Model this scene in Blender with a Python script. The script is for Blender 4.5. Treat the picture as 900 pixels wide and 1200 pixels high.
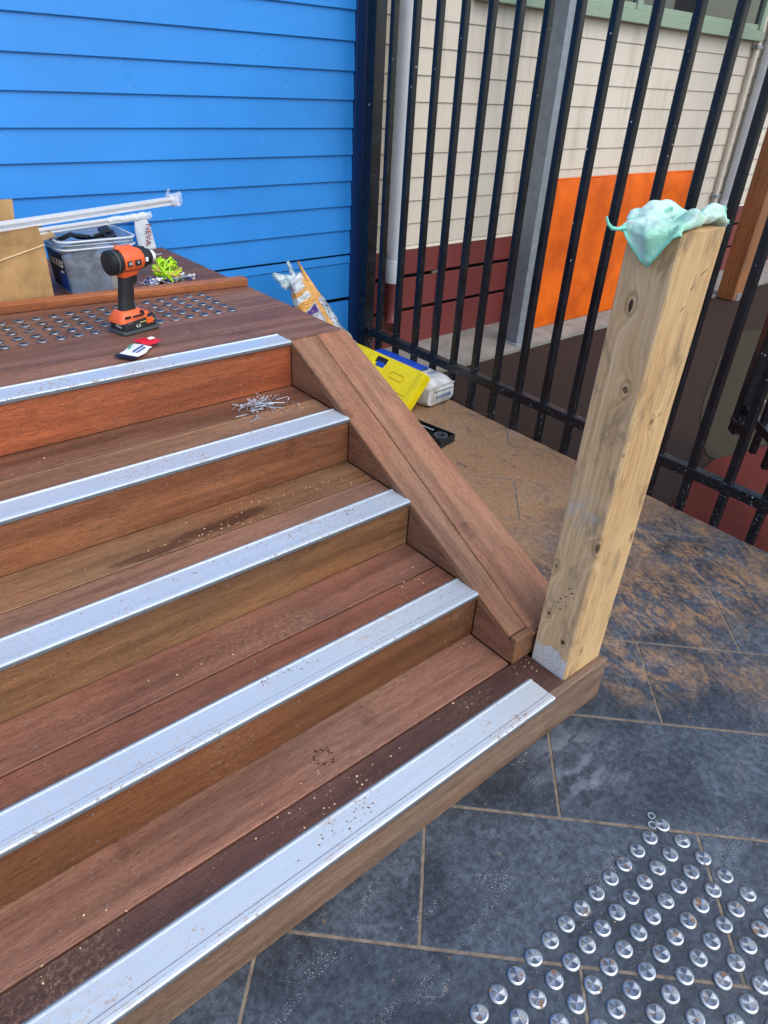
import bpy, bmesh, math, random
from mathutils import Vector, Matrix, noise as mnoise
R = math.radians
random.seed(7)
scene = bpy.context.scene
for o in list(bpy.data.objects):
    bpy.data.objects.remove(o)
COL = scene.collection

# ------------------------------------------------------------------ camera
cam_data = bpy.data.cameras.new('camera')
cam_data.sensor_fit = 'VERTICAL'
cam_data.sensor_height = 36.0
cam_data.lens = 821.49 / 1200.0 * 36.0
cam_data.clip_start = 0.02
cam_data.clip_end = 500
cam = bpy.data.objects.new('camera', cam_data)
COL.objects.link(cam)
_right = Vector((0.7661513, -0.6404999, 0.0526501))
_up = Vector((0.3085927, 0.4385165, 0.8440816))
_back = Vector((-0.5637221, -0.6304468, 0.5336236))
cam.matrix_world = Matrix((( _right.x, _up.x, _back.x, -1.158255),
                           ( _right.y, _up.y, _back.y, -0.286848),
                           ( _right.z, _up.z, _back.z, 1.412650),
                           (0, 0, 0, 1)))
scene.camera = cam

# ------------------------------------------------------------------ world, sun, exposure
SUN_DIR = Vector((0.12, -0.62, 0.95)).normalized()       # towards the sun
world = bpy.data.worlds.new('World')
scene.world = world
world.use_nodes = True
wn = world.node_tree.nodes
wl = world.node_tree.links
wn.clear()
sky = wn.new('ShaderNodeTexSky')
sky.sky_type = 'NISHITA'
sky.sun_disc = False
sky.sun_elevation = math.asin(SUN_DIR.z)
sky.sun_rotation = math.atan2(SUN_DIR.x, SUN_DIR.y)
sky.air_density = 1.2
sky.dust_density = 2.0
sky.ozone_density = 0.4
bg = wn.new('ShaderNodeBackground')
bg.inputs['Strength'].default_value = 0.15
out = wn.new('ShaderNodeOutputWorld')
wl.new(sky.outputs[0], bg.inputs['Color'])
wl.new(bg.outputs[0], out.inputs['Surface'])

sun_data = bpy.data.lights.new('sun', 'SUN')
sun_data.energy = 0.62
sun_data.angle = R(65)
sun_data.color = (1.0, 0.93, 0.82)
sun = bpy.data.objects.new('sun', sun_data)
COL.objects.link(sun)
sun.rotation_euler = (-SUN_DIR).to_track_quat('-Z', 'Y').to_euler()
sun.location = (4, -4, 6)

scene.view_settings.view_transform = 'Standard'
scene.view_settings.look = 'None'
scene.view_settings.gamma = 1.0
scene.view_settings.use_curve_mapping = False
scene.view_settings.exposure = 0.95

# ------------------------------------------------------------------ helpers
def lin(c):
    return tuple(((v / 255) / 12.92 if v / 255 <= 0.04045 else ((v / 255 + 0.055) / 1.055) ** 2.4) for v in c)

class NT:
    """small wrapper that builds a node material"""
    def __init__(self, name):
        self.m = bpy.data.materials.new(name)
        self.m.use_nodes = True
        self.t = self.m.node_tree
        self.b = self.t.nodes['Principled BSDF']
        self.o = self.t.nodes['Material Output']
    def n(self, typ, **kw):
        x = self.t.nodes.new(typ)
        for k, v in kw.items():
            setattr(x, k, v)
        return x
    def put(self, sock, v):
        if isinstance(v, bpy.types.NodeSocket):
            self.t.links.new(v, sock)
        elif isinstance(v, (tuple, list)) and len(v) == 3 and sock.type == 'RGBA':
            sock.default_value = (*v, 1)
        else:
            sock.default_value = v
    def set(self, **kw):
        names = dict(color='Base Color', rough='Roughness', metal='Metallic', normal='Normal', alpha='Alpha', trans='Transmission Weight',
                     ior='IOR', aniso='Anisotropic', tangent='Tangent', spec='Specular IOR Level', coat='Coat Weight', coatr='Coat Roughness',
                     sheen='Sheen Weight', sss='Subsurface Weight')
        for k, v in kw.items():
            self.put(self.b.inputs[names[k]], v)
        return self
    def math(self, op, a, b=0.0, c=None, clamp=False):
        x = self.n('ShaderNodeMath', operation=op, use_clamp=clamp)
        self.put(x.inputs[0], a); self.put(x.inputs[1], b)
        if c is not None: self.put(x.inputs[2], c)
        return x.outputs[0]
    def vmath(self, op, a, b=None, scale=None):
        x = self.n('ShaderNodeVectorMath', operation=op)
        self.put(x.inputs[0], a)
        if b is not None: self.put(x.inputs[1], b)
        if scale is not None: self.put(x.inputs['Scale'], scale)
        return x.outputs['Value'] if op in ('LENGTH', 'DOT_PRODUCT', 'DISTANCE') else x.outputs['Vector']
    def mix(self, fac, a, b, mode='MIX'):
        x = self.n('ShaderNodeMix', data_type='RGBA', blend_type=mode)
        self.put(x.inputs[0], fac); self.put(x.inputs[6], a); self.put(x.inputs[7], b)
        return x.outputs[2]
    def noise(self, vec, scale=5.0, detail=4.0, rough=0.55, dist=0.0):
        x = self.n('ShaderNodeTexNoise')
        self.put(x.inputs['Vector'], vec); self.put(x.inputs['Scale'], scale); self.put(x.inputs['Detail'], detail)
        self.put(x.inputs['Roughness'], rough); self.put(x.inputs['Distortion'], dist)
        return x.outputs['Fac']
    def ramp(self, fac, a, b, va=0.0, vb=1.0):
        x = self.n('ShaderNodeMapRange', interpolation_type='SMOOTHSTEP')
        self.put(x.inputs[0], fac)
        x.inputs[1].default_value = a; x.inputs[2].default_value = b
        x.inputs[3].default_value = va; x.inputs[4].default_value = vb
        return x.outputs[0]
    def bump(self, h, strength=0.3, dist=0.002):
        x = self.n('ShaderNodeBump')
        self.put(x.inputs['Height'], h); x.inputs['Strength'].default_value = strength; x.inputs['Distance'].default_value = dist
        self.put(self.b.inputs['Normal'], x.outputs[0])
        return x.outputs[0]
    def obj(self):
        return self.n('ShaderNodeTexCoord').outputs['Object']
    def pos(self):
        return self.n('ShaderNodeNewGeometry').outputs['Position']
    def rnd(self):
        return self.n('ShaderNodeObjectInfo').outputs['Random']
    def ocol(self):
        return self.n('ShaderNodeObjectInfo').outputs['Color']
    def sep(self, v):
        x = self.n('ShaderNodeSeparateXYZ'); self.put(x.inputs[0], v); return x.outputs
    def comb(self, a, b, c):
        x = self.n('ShaderNodeCombineXYZ')
        self.put(x.inputs[0], a); self.put(x.inputs[1], b); self.put(x.inputs[2], c)
        return x.outputs[0]

def simple(name, srgb, rough=0.5, metal=0.0, var=0.12, scale=30.0, bump=0.0, **kw):
    m = NT(name)
    if rough >= 0.9: kw.setdefault('spec', 0.12)
    c = lin(srgb)
    p = m.obj()
    n1 = m.noise(p, scale, 4)
    n2 = m.noise(p, scale * 6, 3)
    f = m.math('ADD', m.math('MULTIPLY', n1, 0.7), m.math('MULTIPLY', n2, 0.3))
    col = m.mix(m.ramp(f, 0.3, 0.7), tuple(v * (1 - var) for v in c), tuple(min(1, v * (1 + var)) for v in c))
    m.set(color=col, rough=m.ramp(n2, 0.2, 0.8, max(0.02, rough - 0.07), min(1, rough + 0.07)), metal=metal, **kw)
    if bump:
        m.bump(f, bump, 0.002)
    return m.m

def link(o, parent=None):
    COL.objects.link(o)
    if parent is not None:
        o.parent = parent
    return o

def new_obj(name, verts, faces, mat, parent=None, loc=(0, 0, 0), rot=(0, 0, 0), smooth=False, color=None):
    me = bpy.data.meshes.new(name)
    me.from_pydata([tuple(v) for v in verts], [], faces)
    me.update()
    if mat is not None:
        me.materials.append(mat)
    if smooth:
        for p in me.polygons: p.use_smooth = True
    o = bpy.data.objects.new(name, me)
    o.location = loc; o.rotation_euler = rot
    if color: o.color = (*color, 1)
    return link(o, parent)

def from_bm(name, bm, mat, parent=None, loc=(0, 0, 0), rot=(0, 0, 0), smooth=False, color=None, auto=None):
    bmesh.ops.recalc_face_normals(bm, faces=bm.faces)
    me = bpy.data.meshes.new(name)
    bm.to_mesh(me); bm.free()
    mats = mat if isinstance(mat, (list, tuple)) else [mat]
    for x in mats: me.materials.append(x)
    if smooth:
        for p in me.polygons: p.use_smooth = True
        if auto is not None:
            me.set_sharp_from_angle(angle=R(auto))
    o = bpy.data.objects.new(name, me)
    o.location = loc; o.rotation_euler = rot
    if color: o.color = (*color, 1)
    return link(o, parent)

def box_bm(sx, sy, sz, bev=0.002, bm=None, off=(0, 0, 0), seg=1):
    b = bmesh.new()
    bmesh.ops.create_cube(b, size=1)
    for v in b.verts:
        v.co = Vector((v.co.x * sx, v.co.y * sy, v.co.z * sz)) + Vector(off)
    if bev:
        bmesh.ops.bevel(b, geom=list(b.edges), offset=bev, segments=seg, affect='EDGES', profile=0.7)
    if bm is None:
        return b
    tmp = bpy.data.meshes.new('t'); b.to_mesh(tmp); b.free(); bm.from_mesh(tmp); bpy.data.meshes.remove(tmp)
    return bm

def box(name, x0, x1, y0, y1, z0, z1, mat, parent=None, bev=0.002, color=None, seg=1):
    """axis aligned box in world (or parent) coordinates with its own centre as origin"""
    b = box_bm(x1 - x0, y1 - y0, z1 - z0, bev, seg=seg)
    return from_bm(name, b, mat, parent, ((x0 + x1) / 2, (y0 + y1) / 2, (z0 + z1) / 2), color=color)

def prism(name, pts, axis, a, b, mat, parent=None, bev=0.0, color=None, org=None):
    """extrude a polygon (in the plane normal to axis) from a to b; pts are (y,z) for x, (x,z) for y, (x,y) for z"""
    bm = bmesh.new()
    def P(p, t):
        return {'x': (t, p[0], p[1]), 'y': (p[0], t, p[1]), 'z': (p[0], p[1], t)}[axis]
    vs0 = [P(p, a) for p in pts]; vs1 = [P(p, b) for p in pts]
    allv = vs0 + vs1
    c = Vector(org) if org else sum((Vector(v) for v in allv), Vector()) / len(allv)
    v0 = [bm.verts.new(Vector(v) - c) for v in vs0]
    v1 = [bm.verts.new(Vector(v) - c) for v in vs1]
    n = len(pts)
    bm.faces.new(v0); bm.faces.new(v1[::-1])
    for i in range(n):
        bm.faces.new((v0[i], v0[(i + 1) % n], v1[(i + 1) % n], v1[i]))
    bmesh.ops.recalc_face_normals(bm, faces=bm.faces)
    if bev:
        bmesh.ops.bevel(bm, geom=list(bm.edges), offset=bev, segments=1, affect='EDGES')
    return from_bm(name, bm, mat, parent, c, color=color)

def lathe_bm(prof, seg=24, axis='z', cap=True):
    """prof: list of (r, h)"""
    bm = bmesh.new()
    rings = []
    for r, h in prof:
        ring = []
        for i in range(seg):
            a = 2 * math.pi * i / seg
            c, s = math.cos(a) * r, math.sin(a) * r
            ring.append(bm.verts.new({'z': (c, s, h), 'x': (h, c, s), 'y': (s, h, c)}[axis]))
        rings.append(ring)
    for a, b in zip(rings, rings[1:]):
        for i in range(seg):
            bm.faces.new((a[i], a[(i + 1) % seg], b[(i + 1) % seg], b[i]))
    if cap:
        bm.faces.new(rings[0][::-1]); bm.faces.new(rings[-1])
    return bm

def loft_bm(rings, cap=True):
    bm = bmesh.new()
    rr = [[bm.verts.new(v) for v in ring] for ring in rings]
    n = len(rr[0])
    for a, b in zip(rr, rr[1:]):
        for i in range(n):
            bm.faces.new((a[i], a[(i + 1) % n], b[(i + 1) % n], b[i]))
    if cap:
        bm.faces.new(rr[0][::-1]); bm.faces.new(rr[-1])
    return bm

def rrect(hx, hy, r, seg=4):
    pts = []
    for cx, cy, a0 in ((hx - r, hy - r, 0), (-hx + r, hy - r, 90), (-hx + r, -hy + r, 180), (hx - r, -hy + r, 270)):
        for i in range(seg + 1):
            a = R(a0 + 90 * i / seg)
            pts.append((cx + r * math.cos(a), cy + r * math.sin(a)))
    return pts

def empty(name, label, cat, loc=(0, 0, 0), rot=(0, 0, 0), group=None, kind=None):
    o = bpy.data.objects.new(name, None)
    o.empty_display_size = 0.05
    o.location = loc; o.rotation_euler = rot
    COL.objects.link(o)
    tag(o, label, cat, group, kind)
    return o

def tag(o, label=None, cat=None, group=None, kind=None):
    if label: o['label'] = label
    if cat: o['category'] = cat
    if group: o['group'] = group
    if kind: o['kind'] = kind
    return o

def text_mesh(name, s, size, mat, parent=None, loc=(0, 0, 0), rot=(0, 0, 0), extrude=0.0003, spacing=1.0, sx=1.0):
    cu = bpy.data.curves.new('txt', 'FONT')
    cu.body = s; cu.size = size; cu.extrude = extrude; cu.space_character = spacing
    cu.align_x = 'CENTER'; cu.align_y = 'CENTER'; cu.resolution_u = 2
    t = bpy.data.objects.new('txt', cu)
    COL.objects.link(t)
    dg = bpy.context.evaluated_depsgraph_get()
    me = bpy.data.meshes.new_from_object(t.evaluated_get(dg))
    bpy.data.objects.remove(t); bpy.data.curves.remove(cu)
    me.materials.clear(); me.materials.append(mat)
    for v in me.vertices: v.co.x *= sx
    o = bpy.data.objects.new(name, me)
    o.location = loc; o.rotation_euler = rot
    return link(o, parent)

# ------------------------------------------------------------------ materials
def wood(name, axis, dust=0.25, gloss=0.55):
    """oiled hardwood; base colour comes from the object's own colour"""
    m = NT(name)
    off = m.math('MULTIPLY', m.rnd(), 41.0)
    p = m.vmath('ADD', m.obj(), m.comb(off, off, off))
    k = {'x': (1, 26, 26), 'y': (26, 1, 26), 'z': (26, 26, 1)}[axis]
    warp = m.noise(m.vmath('MULTIPLY', p, tuple(3 if q == 1 else 7 for q in k)), 1.0, 3)
    pw = m.vmath('ADD', p, m.comb(*[m.math('MULTIPLY', warp, 0.0 if q == 1 else 0.02) for q in k]))
    s1 = m.noise(m.vmath('MULTIPLY', pw, tuple(1.3 if q == 1 else 22 for q in k)), 1.0, 5, 0.6)        # broad bands
    s2 = m.noise(m.vmath('MULTIPLY', pw, tuple(16.0 if q == 1 else 330 for q in k)), 1.0, 6, 0.75)      # streaks
    s3 = m.noise(m.vmath('MULTIPLY', pw, tuple(60.0 if q == 1 else 680 for q in k)), 1.0, 2, 0.6)      # pores
    blot = m.noise(p, 3.2, 5, 0.6)
    base = m.mix(1.0, m.ocol(), (0.87, 0.86, 0.80), 'MULTIPLY')
    tint = m.noise(p, 1.9, 3)
    base = m.mix(m.ramp(tint, 0.35, 0.65), m.mix(1.0, base, (1.08, 0.98, 0.90), 'MULTIPLY'), m.mix(1.0, base, (0.90, 0.95, 0.98), 'MULTIPLY'))
    dark = m.mix(1.0, base, (0.66, 0.60, 0.56), 'MULTIPLY')
    lite = m.mix(1.0, base, (1.32, 1.30, 1.26), 'MULTIPLY')
    c = m.mix(m.ramp(s1, 0.28, 0.72), dark, lite)
    c = m.mix(m.ramp(s2, 0.34, 0.66), m.mix(1.0, c, (0.74, 0.70, 0.67), 'MULTIPLY'), m.mix(1.0, c, (1.14, 1.13, 1.12), 'MULTIPLY'))
    pores = m.ramp(s3, 0.34, 0.47, 1.0, 0.0)
    c = m.mix(m.math('MULTIPLY', pores, 0.5), c, (0.030, 0.016, 0.011))
    # wiped dirt and pale dust lying on the timber
    d1 = m.ramp(blot, 0.50, 0.74)
    fine = m.ramp(m.noise(p, 110, 6, 0.78), 0.46, 0.66)
    c = m.mix(m.math('MULTIPLY', m.math('MULTIPLY', d1, fine), dust * 1.05), c, lin((178, 148, 118)))
    stain = m.ramp(m.noise(p, 5.5, 4, 0.6, 0.6), 0.60, 0.74)
    c = m.mix(m.math('MULTIPLY', stain, 0.55), c, m.mix(1.0, c, (0.42, 0.36, 0.34), 'MULTIPLY'))
    # soaked dark patches on two of the treads
    wp = m.pos()
    wob = m.math('MULTIPLY', m.noise(wp, 34, 4, 0.65), 0.9)
    wet = None
    for (wx, wy, wz, ax, ay) in ((-0.50, 1.080, 0.418, 0.17, 0.030), (-0.66, 1.066, 0.418, 0.14, 0.020), (-0.42, 1.088, 0.418, 0.10, 0.024)):
        dd = m.vmath('LENGTH', m.vmath('MULTIPLY', m.vmath('SUBTRACT', wp, (wx, wy, wz)), (1 / ax, 1 / ay, 12.0)))
        w1 = m.ramp(m.math('ADD', dd, wob), 0.95, 1.45, 1.0, 0.0)
        wet = w1 if wet is None else m.math('MAXIMUM', wet, w1)
    c = m.mix(m.math('MULTIPLY', wet, 0.82), c, m.mix(1.0, c, (0.30, 0.22, 0.20), 'MULTIPLY'))
    speck = m.ramp(m.noise(p, 260, 2, 0.5), 0.70, 0.76)
    c = m.mix(m.math('MULTIPLY', speck, 0.6), c, lin((200, 172, 140)))
    m.set(color=c, rough=m.ramp(m.math('ADD', m.math('MULTIPLY', blot, 0.5), m.math('MULTIPLY', s2, 0.5)), 0.3, 0.7, gloss - 0.12, gloss + 0.16), spec=0.4)
    h = m.math('ADD', m.math('MULTIPLY', s2, 0.7), m.math('MULTIPLY', pores, -0.6))
    m.bump(h, 0.35, 0.0012)
    return m.m

WX = wood('hardwood_grain_x', 'x', 0.42)
WY = wood('hardwood_grain_y', 'y', 0.35)
WZ = wood('hardwood_grain_z', 'z', 0.15)

def pine(name, c0, c1, cd, knots, fleck):
    m = NT(name)
    p = m.pos()
    warpsum = None; knotdark = None; knotring = None
    for (cx, cy, cz, r) in knots:
        v = m.vmath('SUBTRACT', p, (cx, cy, cz))
        v = m.vmath('MULTIPLY', v, (1.0, 1.0, 0.55))
        d = m.math('DIVIDE', m.vmath('LENGTH', v), r)
        g = m.math('POWER', 2.718, m.math('MULTIPLY', m.math('MULTIPLY', d, d), -0.22))
        warpsum = g if warpsum is None else m.math('ADD', warpsum, g)
        dk = m.ramp(m.math('ADD', d, m.math('MULTIPLY', m.noise(p, 120, 3), 0.6)), 0.7, 1.15, 1.0, 0.0)
        knotdark = dk if knotdark is None else m.math('MAXIMUM', knotdark, dk)
        rg = m.math('MULTIPLY', m.ramp(m.math('ABSOLUTE', m.math('SUBTRACT', d, 1.15)), 0.05, 0.35, 1.0, 0.0), 0.8)
        knotring = rg if knotring is None else m.math('MAXIMUM', knotring, rg)
    s = m.sep(p)
    swirl = m.noise(m.vmath('MULTIPLY', p, (9, 9, 2.2)), 1.0, 3)
    across = m.math('ADD', m.math('ADD', s[0], s[1]), m.math('MULTIPLY', swirl, 0.055))
    across = m.math('ADD', across, m.math('MULTIPLY', warpsum, 0.035))
    rings = m.math('SINE', m.math('MULTIPLY', across, 420))
    rings2 = m.noise(m.comb(m.math('MULTIPLY', across, 70), m.math('MULTIPLY', s[2], 1.6), 0.0), 1.0, 4, 0.6)
    fib = m.noise(m.comb(m.math('MULTIPLY', s[0], 600), m.math('MULTIPLY', s[1], 600), m.math('MULTIPLY', s[2], 22)), 1.0, 3)
    f = m.math('ADD', m.math('MULTIPLY', rings, 0.06), rings2)
    c = m.mix(m.ramp(f, 0.28, 0.75), cd, c0)
    c = m.mix(m.ramp(fib, 0.35, 0.7), m.mix(1.0, c, (0.80, 0.77, 0.72), 'MULTIPLY'), c)
    blot = m.noise(m.vmath('MULTIPLY', p, (9, 9, 4)), 1.0, 5, 0.6)
    c = m.mix(m.ramp(blot, 0.45, 0.75), c, c1)
    grime = m.ramp(m.noise(m.vmath('MULTIPLY', p, (22, 22, 9)), 1.0, 6, 0.7, 0.5), 0.50, 0.70)
    c = m.mix(m.math('MULTIPLY', grime, 0.60), c, lin((104, 88, 72)))
    if fleck:
        fl = m.ramp(m.noise(m.vmath('MULTIPLY', p, (160, 160, 60)), 1.0, 3, 0.6), 0.64, 0.70)
        band = m.ramp(m.noise(m.vmath('MULTIPLY', p, (30, 30, 1.2)), 1.0, 3), 0.50, 0.62)
        c = m.mix(m.math('MULTIPLY', m.math('MULTIPLY', fl, band), 0.6), c, lin((70, 50, 34)))
    c = m.mix(m.math('MULTIPLY', knotring, 0.55), c, lin((120, 82, 48)))
    c = m.mix(m.math('MULTIPLY', knotdark, 0.85), c, lin((72, 50, 38)))
    return m, c, p, s, f

KN = [(0.0515, 0.415, 1.065, 0.011), (0.0515, 0.383, 0.905, 0.010), (0.0515, 0.434, 0.30, 0.007), (0.0515, 0.378, 0.245, 0.007),
      (0.0525, 0.352, 0.54, 0.012), (0.0515, 0.445, 0.44, 0.008), (0.13, 0.3485, 0.83, 0.008), (0.10, 0.3485, 0.21, 0.007), (0.19, 0.3485, 0.52, 0.007)]
_m, _c, _p, _s, _f = pine('pine_weathered', lin((234, 198, 156)), lin((204, 172, 136)), lin((200, 160, 116)), KN, False)
# old white paint splashed round the foot, grey smear higher up, and a burnt brown water mark
pn = _m.noise(_m.vmath('MULTIPLY', _p, (45, 45, 28)), 1.0, 5, 0.7)
pz = _m.math('ADD', _s[2], _m.math('MULTIPLY', pn, 0.09))
pm = _m.math('MULTIPLY', _m.ramp(pz, 0.236, 0.252, 1.0, 0.0), _m.ramp(_m.noise(_p, 150, 4, 0.7), 0.33, 0.50))
_c = _m.mix(_m.math('MULTIPLY', pm, 0.85), _c, lin((205, 208, 212)))
sm = _m.math('MULTIPLY', _m.ramp(_m.math('ABSOLUTE', _m.math('SUBTRACT', _m.math('ADD', _s[2], _m.math('MULTIPLY', _s[1], 0.12)), 0.655)), 0.0, 0.07, 1.0, 0.0),
             _m.ramp(_m.noise(_m.vmath('MULTIPLY', _p, (40, 40, 25)), 1.0, 4), 0.42, 0.66))
_c = _m.mix(_m.math('MULTIPLY', sm, 0.6), _c, lin((176, 172, 170)))
_m.set(color=_c, rough=0.72)
_m.bump(_m.math('ADD', _f, pn), 0.25, 0.0012)
PINE_OLD = _m.m
_m, _c, _p, _s, _f = pine('pine_fresh', lin((216, 184, 138)), lin((206, 172, 124)), lin((190, 150, 102)), KN, True)
_m.set(color=_c, rough=0.65)
_m.bump(_f, 0.18, 0.001)
PINE_NEW = _m.m
_m, _c, _p, _s, _f = pine('pine_stained', lin((166, 112, 66)), lin((150, 98, 58)), lin((120, 76, 42)), [(4.80, 2.19, 0.55, 0.02), (4.86, 2.19, 0.25, 0.016)], False)
_m.set(color=_c, rough=0.6)
PINE_STAIN = _m.m

def tile_mat():
    m = NT('slate_tile')
    p = m.pos()
    s = m.sep(p)
    r = m.rnd()
    n1 = m.noise(p, 5.0, 6, 0.62, 0.4)
    n2 = m.noise(p, 60, 8, 0.78)
    n3 = m.noise(p, 320, 2, 0.6)
    c = m.mix(m.ramp(n1, 0.3, 0.7), lin((44, 51, 59)), lin((70, 80, 91)))
    c = m.mix(m.ramp(n2, 0.36, 0.66), m.mix(1.0, c, (0.42, 0.43, 0.46), 'MULTIPLY'), m.mix(1.0, c, (1.35, 1.35, 1.35), 'MULTIPLY'))
    c = m.mix(1.0, c, m.mix(r, (0.80, 0.82, 0.85), (1.15, 1.14, 1.12)), 'MULTIPLY')
    haze = m.ramp(m.noise(p, 7.5, 5, 0.6, 0.8), 0.50, 0.74)
    c = m.mix(m.math('MULTIPLY', m.math('MULTIPLY', haze, m.ramp(n2, 0.35, 0.6)), 0.30), c, lin((122, 132, 146)))
    # scuffed cement film near the step
    film = m.math('MULTIPLY', m.ramp(m.vmath('LENGTH', m.vmath('SUBTRACT', p, (-0.02, 0.22, 0.0))), 0.04, 0.17, 1.0, 0.0), m.ramp(m.noise(m.vmath('MULTIPLY', p, (9, 22, 1)), 1.0, 4), 0.46, 0.58))
    c = m.mix(m.math('MULTIPLY', film, 0.28), c, lin((150, 158, 170)))
    # orange builder's sand swept over the paving beyond the post, scraped off in streaks
    e = m.noise(p, 2.6, 4, 0.6)
    reg = m.math('ADD', m.math('ADD', m.math('MULTIPLY', s[1], 1.0), m.math('MULTIPLY', s[0], 0.22)), m.math('MULTIPLY', m.math('SUBTRACT', e, 0.5), 1.5))
    heavy = m.ramp(reg, 0.75, 1.25)
    lightz = m.math('MULTIPLY', m.ramp(reg, 0.10, 0.50), m.ramp(s[0], 0.16, 0.34))
    rp = m.comb(m.math('SUBTRACT', s[0], m.math('MULTIPLY', s[1], 0.25)), m.math('ADD', s[1], m.math('MULTIPLY', s[0], 0.25)), 0.0)
    st = m.noise(m.vmath('MULTIPLY', rp, (15, 7, 1)), 1.0, 8, 0.75, 0.6)
    st2 = m.noise(m.vmath('MULTIPLY', rp, (90, 30, 1)), 1.0, 5, 0.75, 0.4)
    stt = m.math('ADD', m.math('MULTIPLY', st, 0.6), m.math('MULTIPLY', st2, 0.4))
    a = m.ramp(stt, 0.44, 0.60)
    b = m.ramp(stt, 0.36, 0.47)
    sand = m.math('MAXIMUM', m.math('MULTIPLY', lightz, a), m.math('MULTIPLY', heavy, b))
    sp = m.math('MULTIPLY', m.ramp(m.noise(p, 24, 4, 0.7), 0.66, 0.74), 0.5)
    sand = m.math('MAXIMUM', sand, sp)
    sandc = m.mix(m.ramp(n2, 0.3, 0.7), lin((146, 108, 70)), lin((182, 140, 94)))
    c = m.mix(m.math('MULTIPLY', sand, 0.72), c, sandc)
    # tiny white grains ground into the surface in trails
    tr = m.ramp(m.noise(m.vmath('MULTIPLY', p, (3.2, 7, 1)), 1.0, 3, 0.5, 1.2), 0.57, 0.64)
    gr = m.ramp(m.noise(p, 470, 1, 0.5), 0.64, 0.69)
    c = m.mix(m.math('MULTIPLY', m.math('MULTIPLY', tr, gr), 0.7), c, lin((214, 218, 222)))
    c = m.mix(m.math('MULTIPLY', m.ramp(m.noise(p, 300, 1, 0.5), 0.73, 0.76), 0.5), c, lin((176, 176, 172)))
    rough = m.math('ADD', m.ramp(n1, 0.3, 0.7, 0.34, 0.52), m.math('MULTIPLY', sand, 0.35))
    m.set(color=c, rough=rough, spec=0.5)
    m.bump(m.math('ADD', m.math('ADD', n2, m.math('MULTIPLY', n3, 0.35)), m.math('MULTIPLY', sand, 0.5)), 0.30, 0.0025)
    return m.m
TILE = tile_mat()

GROUT = simple('sandy_grout', (122, 111, 98), 0.9, var=0.35, scale=40, bump=0.4)
CONCRETE = simple('concrete', (128, 124, 118), 0.85, var=0.22, scale=9, bump=0.3)
EARTH = simple('asphalt_ground', (84, 82, 80), 0.9, var=0.2, scale=6, bump=0.2)
SOFT_BROWN = simple('rubber_brown', (52, 41, 37), 0.9, var=0.25, scale=90, bump=0.5)
SOFT_GREEN = simple('rubber_olive', (60, 56, 44), 0.9, var=0.22, scale=90, bump=0.5)
SOFT_RED = simple('rubber_terracotta', (88, 40, 34), 0.9, var=0.25, scale=90, bump=0.5)

def alu():
    m = NT('anodised_aluminium')
    p = m.pos()
    n = m.noise(m.vmath('MULTIPLY', p, (4, 160, 160)), 1.0, 3)
    b = m.noise(p, 6, 4)
    c = m.mix(m.ramp(n, 0.3, 0.7), (0.64, 0.70, 0.74), (0.70, 0.76, 0.80))
    c = m.mix(m.ramp(b, 0.4, 0.8), c, (0.60, 0.66, 0.71))
    # trodden-in crumbs and scuffs of brown dirt, in patches
    patch = m.ramp(m.noise(m.vmath('MULTIPLY', p, (3.6, 6, 6)), 1.0, 3, 0.5), 0.49, 0.61)
    spots = m.ramp(m.noise(p, 95, 4, 0.7), 0.55, 0.62)
    dirt = m.math('MULTIPLY', patch, spots)
    dust = m.math('MULTIPLY', m.ramp(m.noise(p, 240, 2), 0.66, 0.72), 0.5)
    smear = m.math('MULTIPLY', m.ramp(m.noise(m.vmath('MULTIPLY', p, (5, 11, 11)), 1.0, 5, 0.65), 0.50, 0.70), m.ramp(m.noise(m.vmath('MULTIPLY', p, (40, 70, 70)), 1.0, 5, 0.7), 0.42, 0.62))
    dirt = m.math('MAXIMUM', m.math('MAXIMUM', dirt, dust), m.math('MULTIPLY', smear, 0.75))
    c = m.mix(m.math('MULTIPLY', dirt, 0.75), c, lin((140, 108, 84)))
    m.set(color=c, metal=m.math('SUBTRACT', 0.5, m.math('MULTIPLY', dirt, 0.5)), rough=m.math('ADD', m.ramp(b, 0.3, 0.7, 0.30, 0.42), m.math('MULTIPLY', dirt, 0.3)))
    return m.m
ALU = alu()
ALU_DARK = simple('aluminium_groove_and_shade', (112, 120, 128), 0.5, 0.4, 0.15, 60)
ALU_BRIGHT = simple('mill_aluminium', (226, 228, 232), 0.35, 0.15, 0.02, 8)

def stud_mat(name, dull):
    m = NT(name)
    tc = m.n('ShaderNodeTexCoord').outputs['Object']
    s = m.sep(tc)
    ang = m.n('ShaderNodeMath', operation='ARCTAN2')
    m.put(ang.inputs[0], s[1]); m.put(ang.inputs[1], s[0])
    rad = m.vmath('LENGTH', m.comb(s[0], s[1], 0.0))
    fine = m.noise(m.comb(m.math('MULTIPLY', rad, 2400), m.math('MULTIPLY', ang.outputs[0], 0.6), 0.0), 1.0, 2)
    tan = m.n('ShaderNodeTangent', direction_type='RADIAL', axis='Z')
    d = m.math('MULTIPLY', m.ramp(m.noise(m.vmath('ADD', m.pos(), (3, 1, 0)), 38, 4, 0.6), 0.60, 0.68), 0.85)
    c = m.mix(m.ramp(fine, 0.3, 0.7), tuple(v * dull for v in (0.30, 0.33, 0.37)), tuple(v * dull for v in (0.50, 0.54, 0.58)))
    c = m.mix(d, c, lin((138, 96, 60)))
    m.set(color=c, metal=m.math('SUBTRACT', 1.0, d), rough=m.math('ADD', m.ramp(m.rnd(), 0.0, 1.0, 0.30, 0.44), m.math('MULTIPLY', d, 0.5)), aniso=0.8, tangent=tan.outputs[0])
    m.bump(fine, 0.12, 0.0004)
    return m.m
STUD = stud_mat('brushed_stainless', 1.0)
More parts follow.
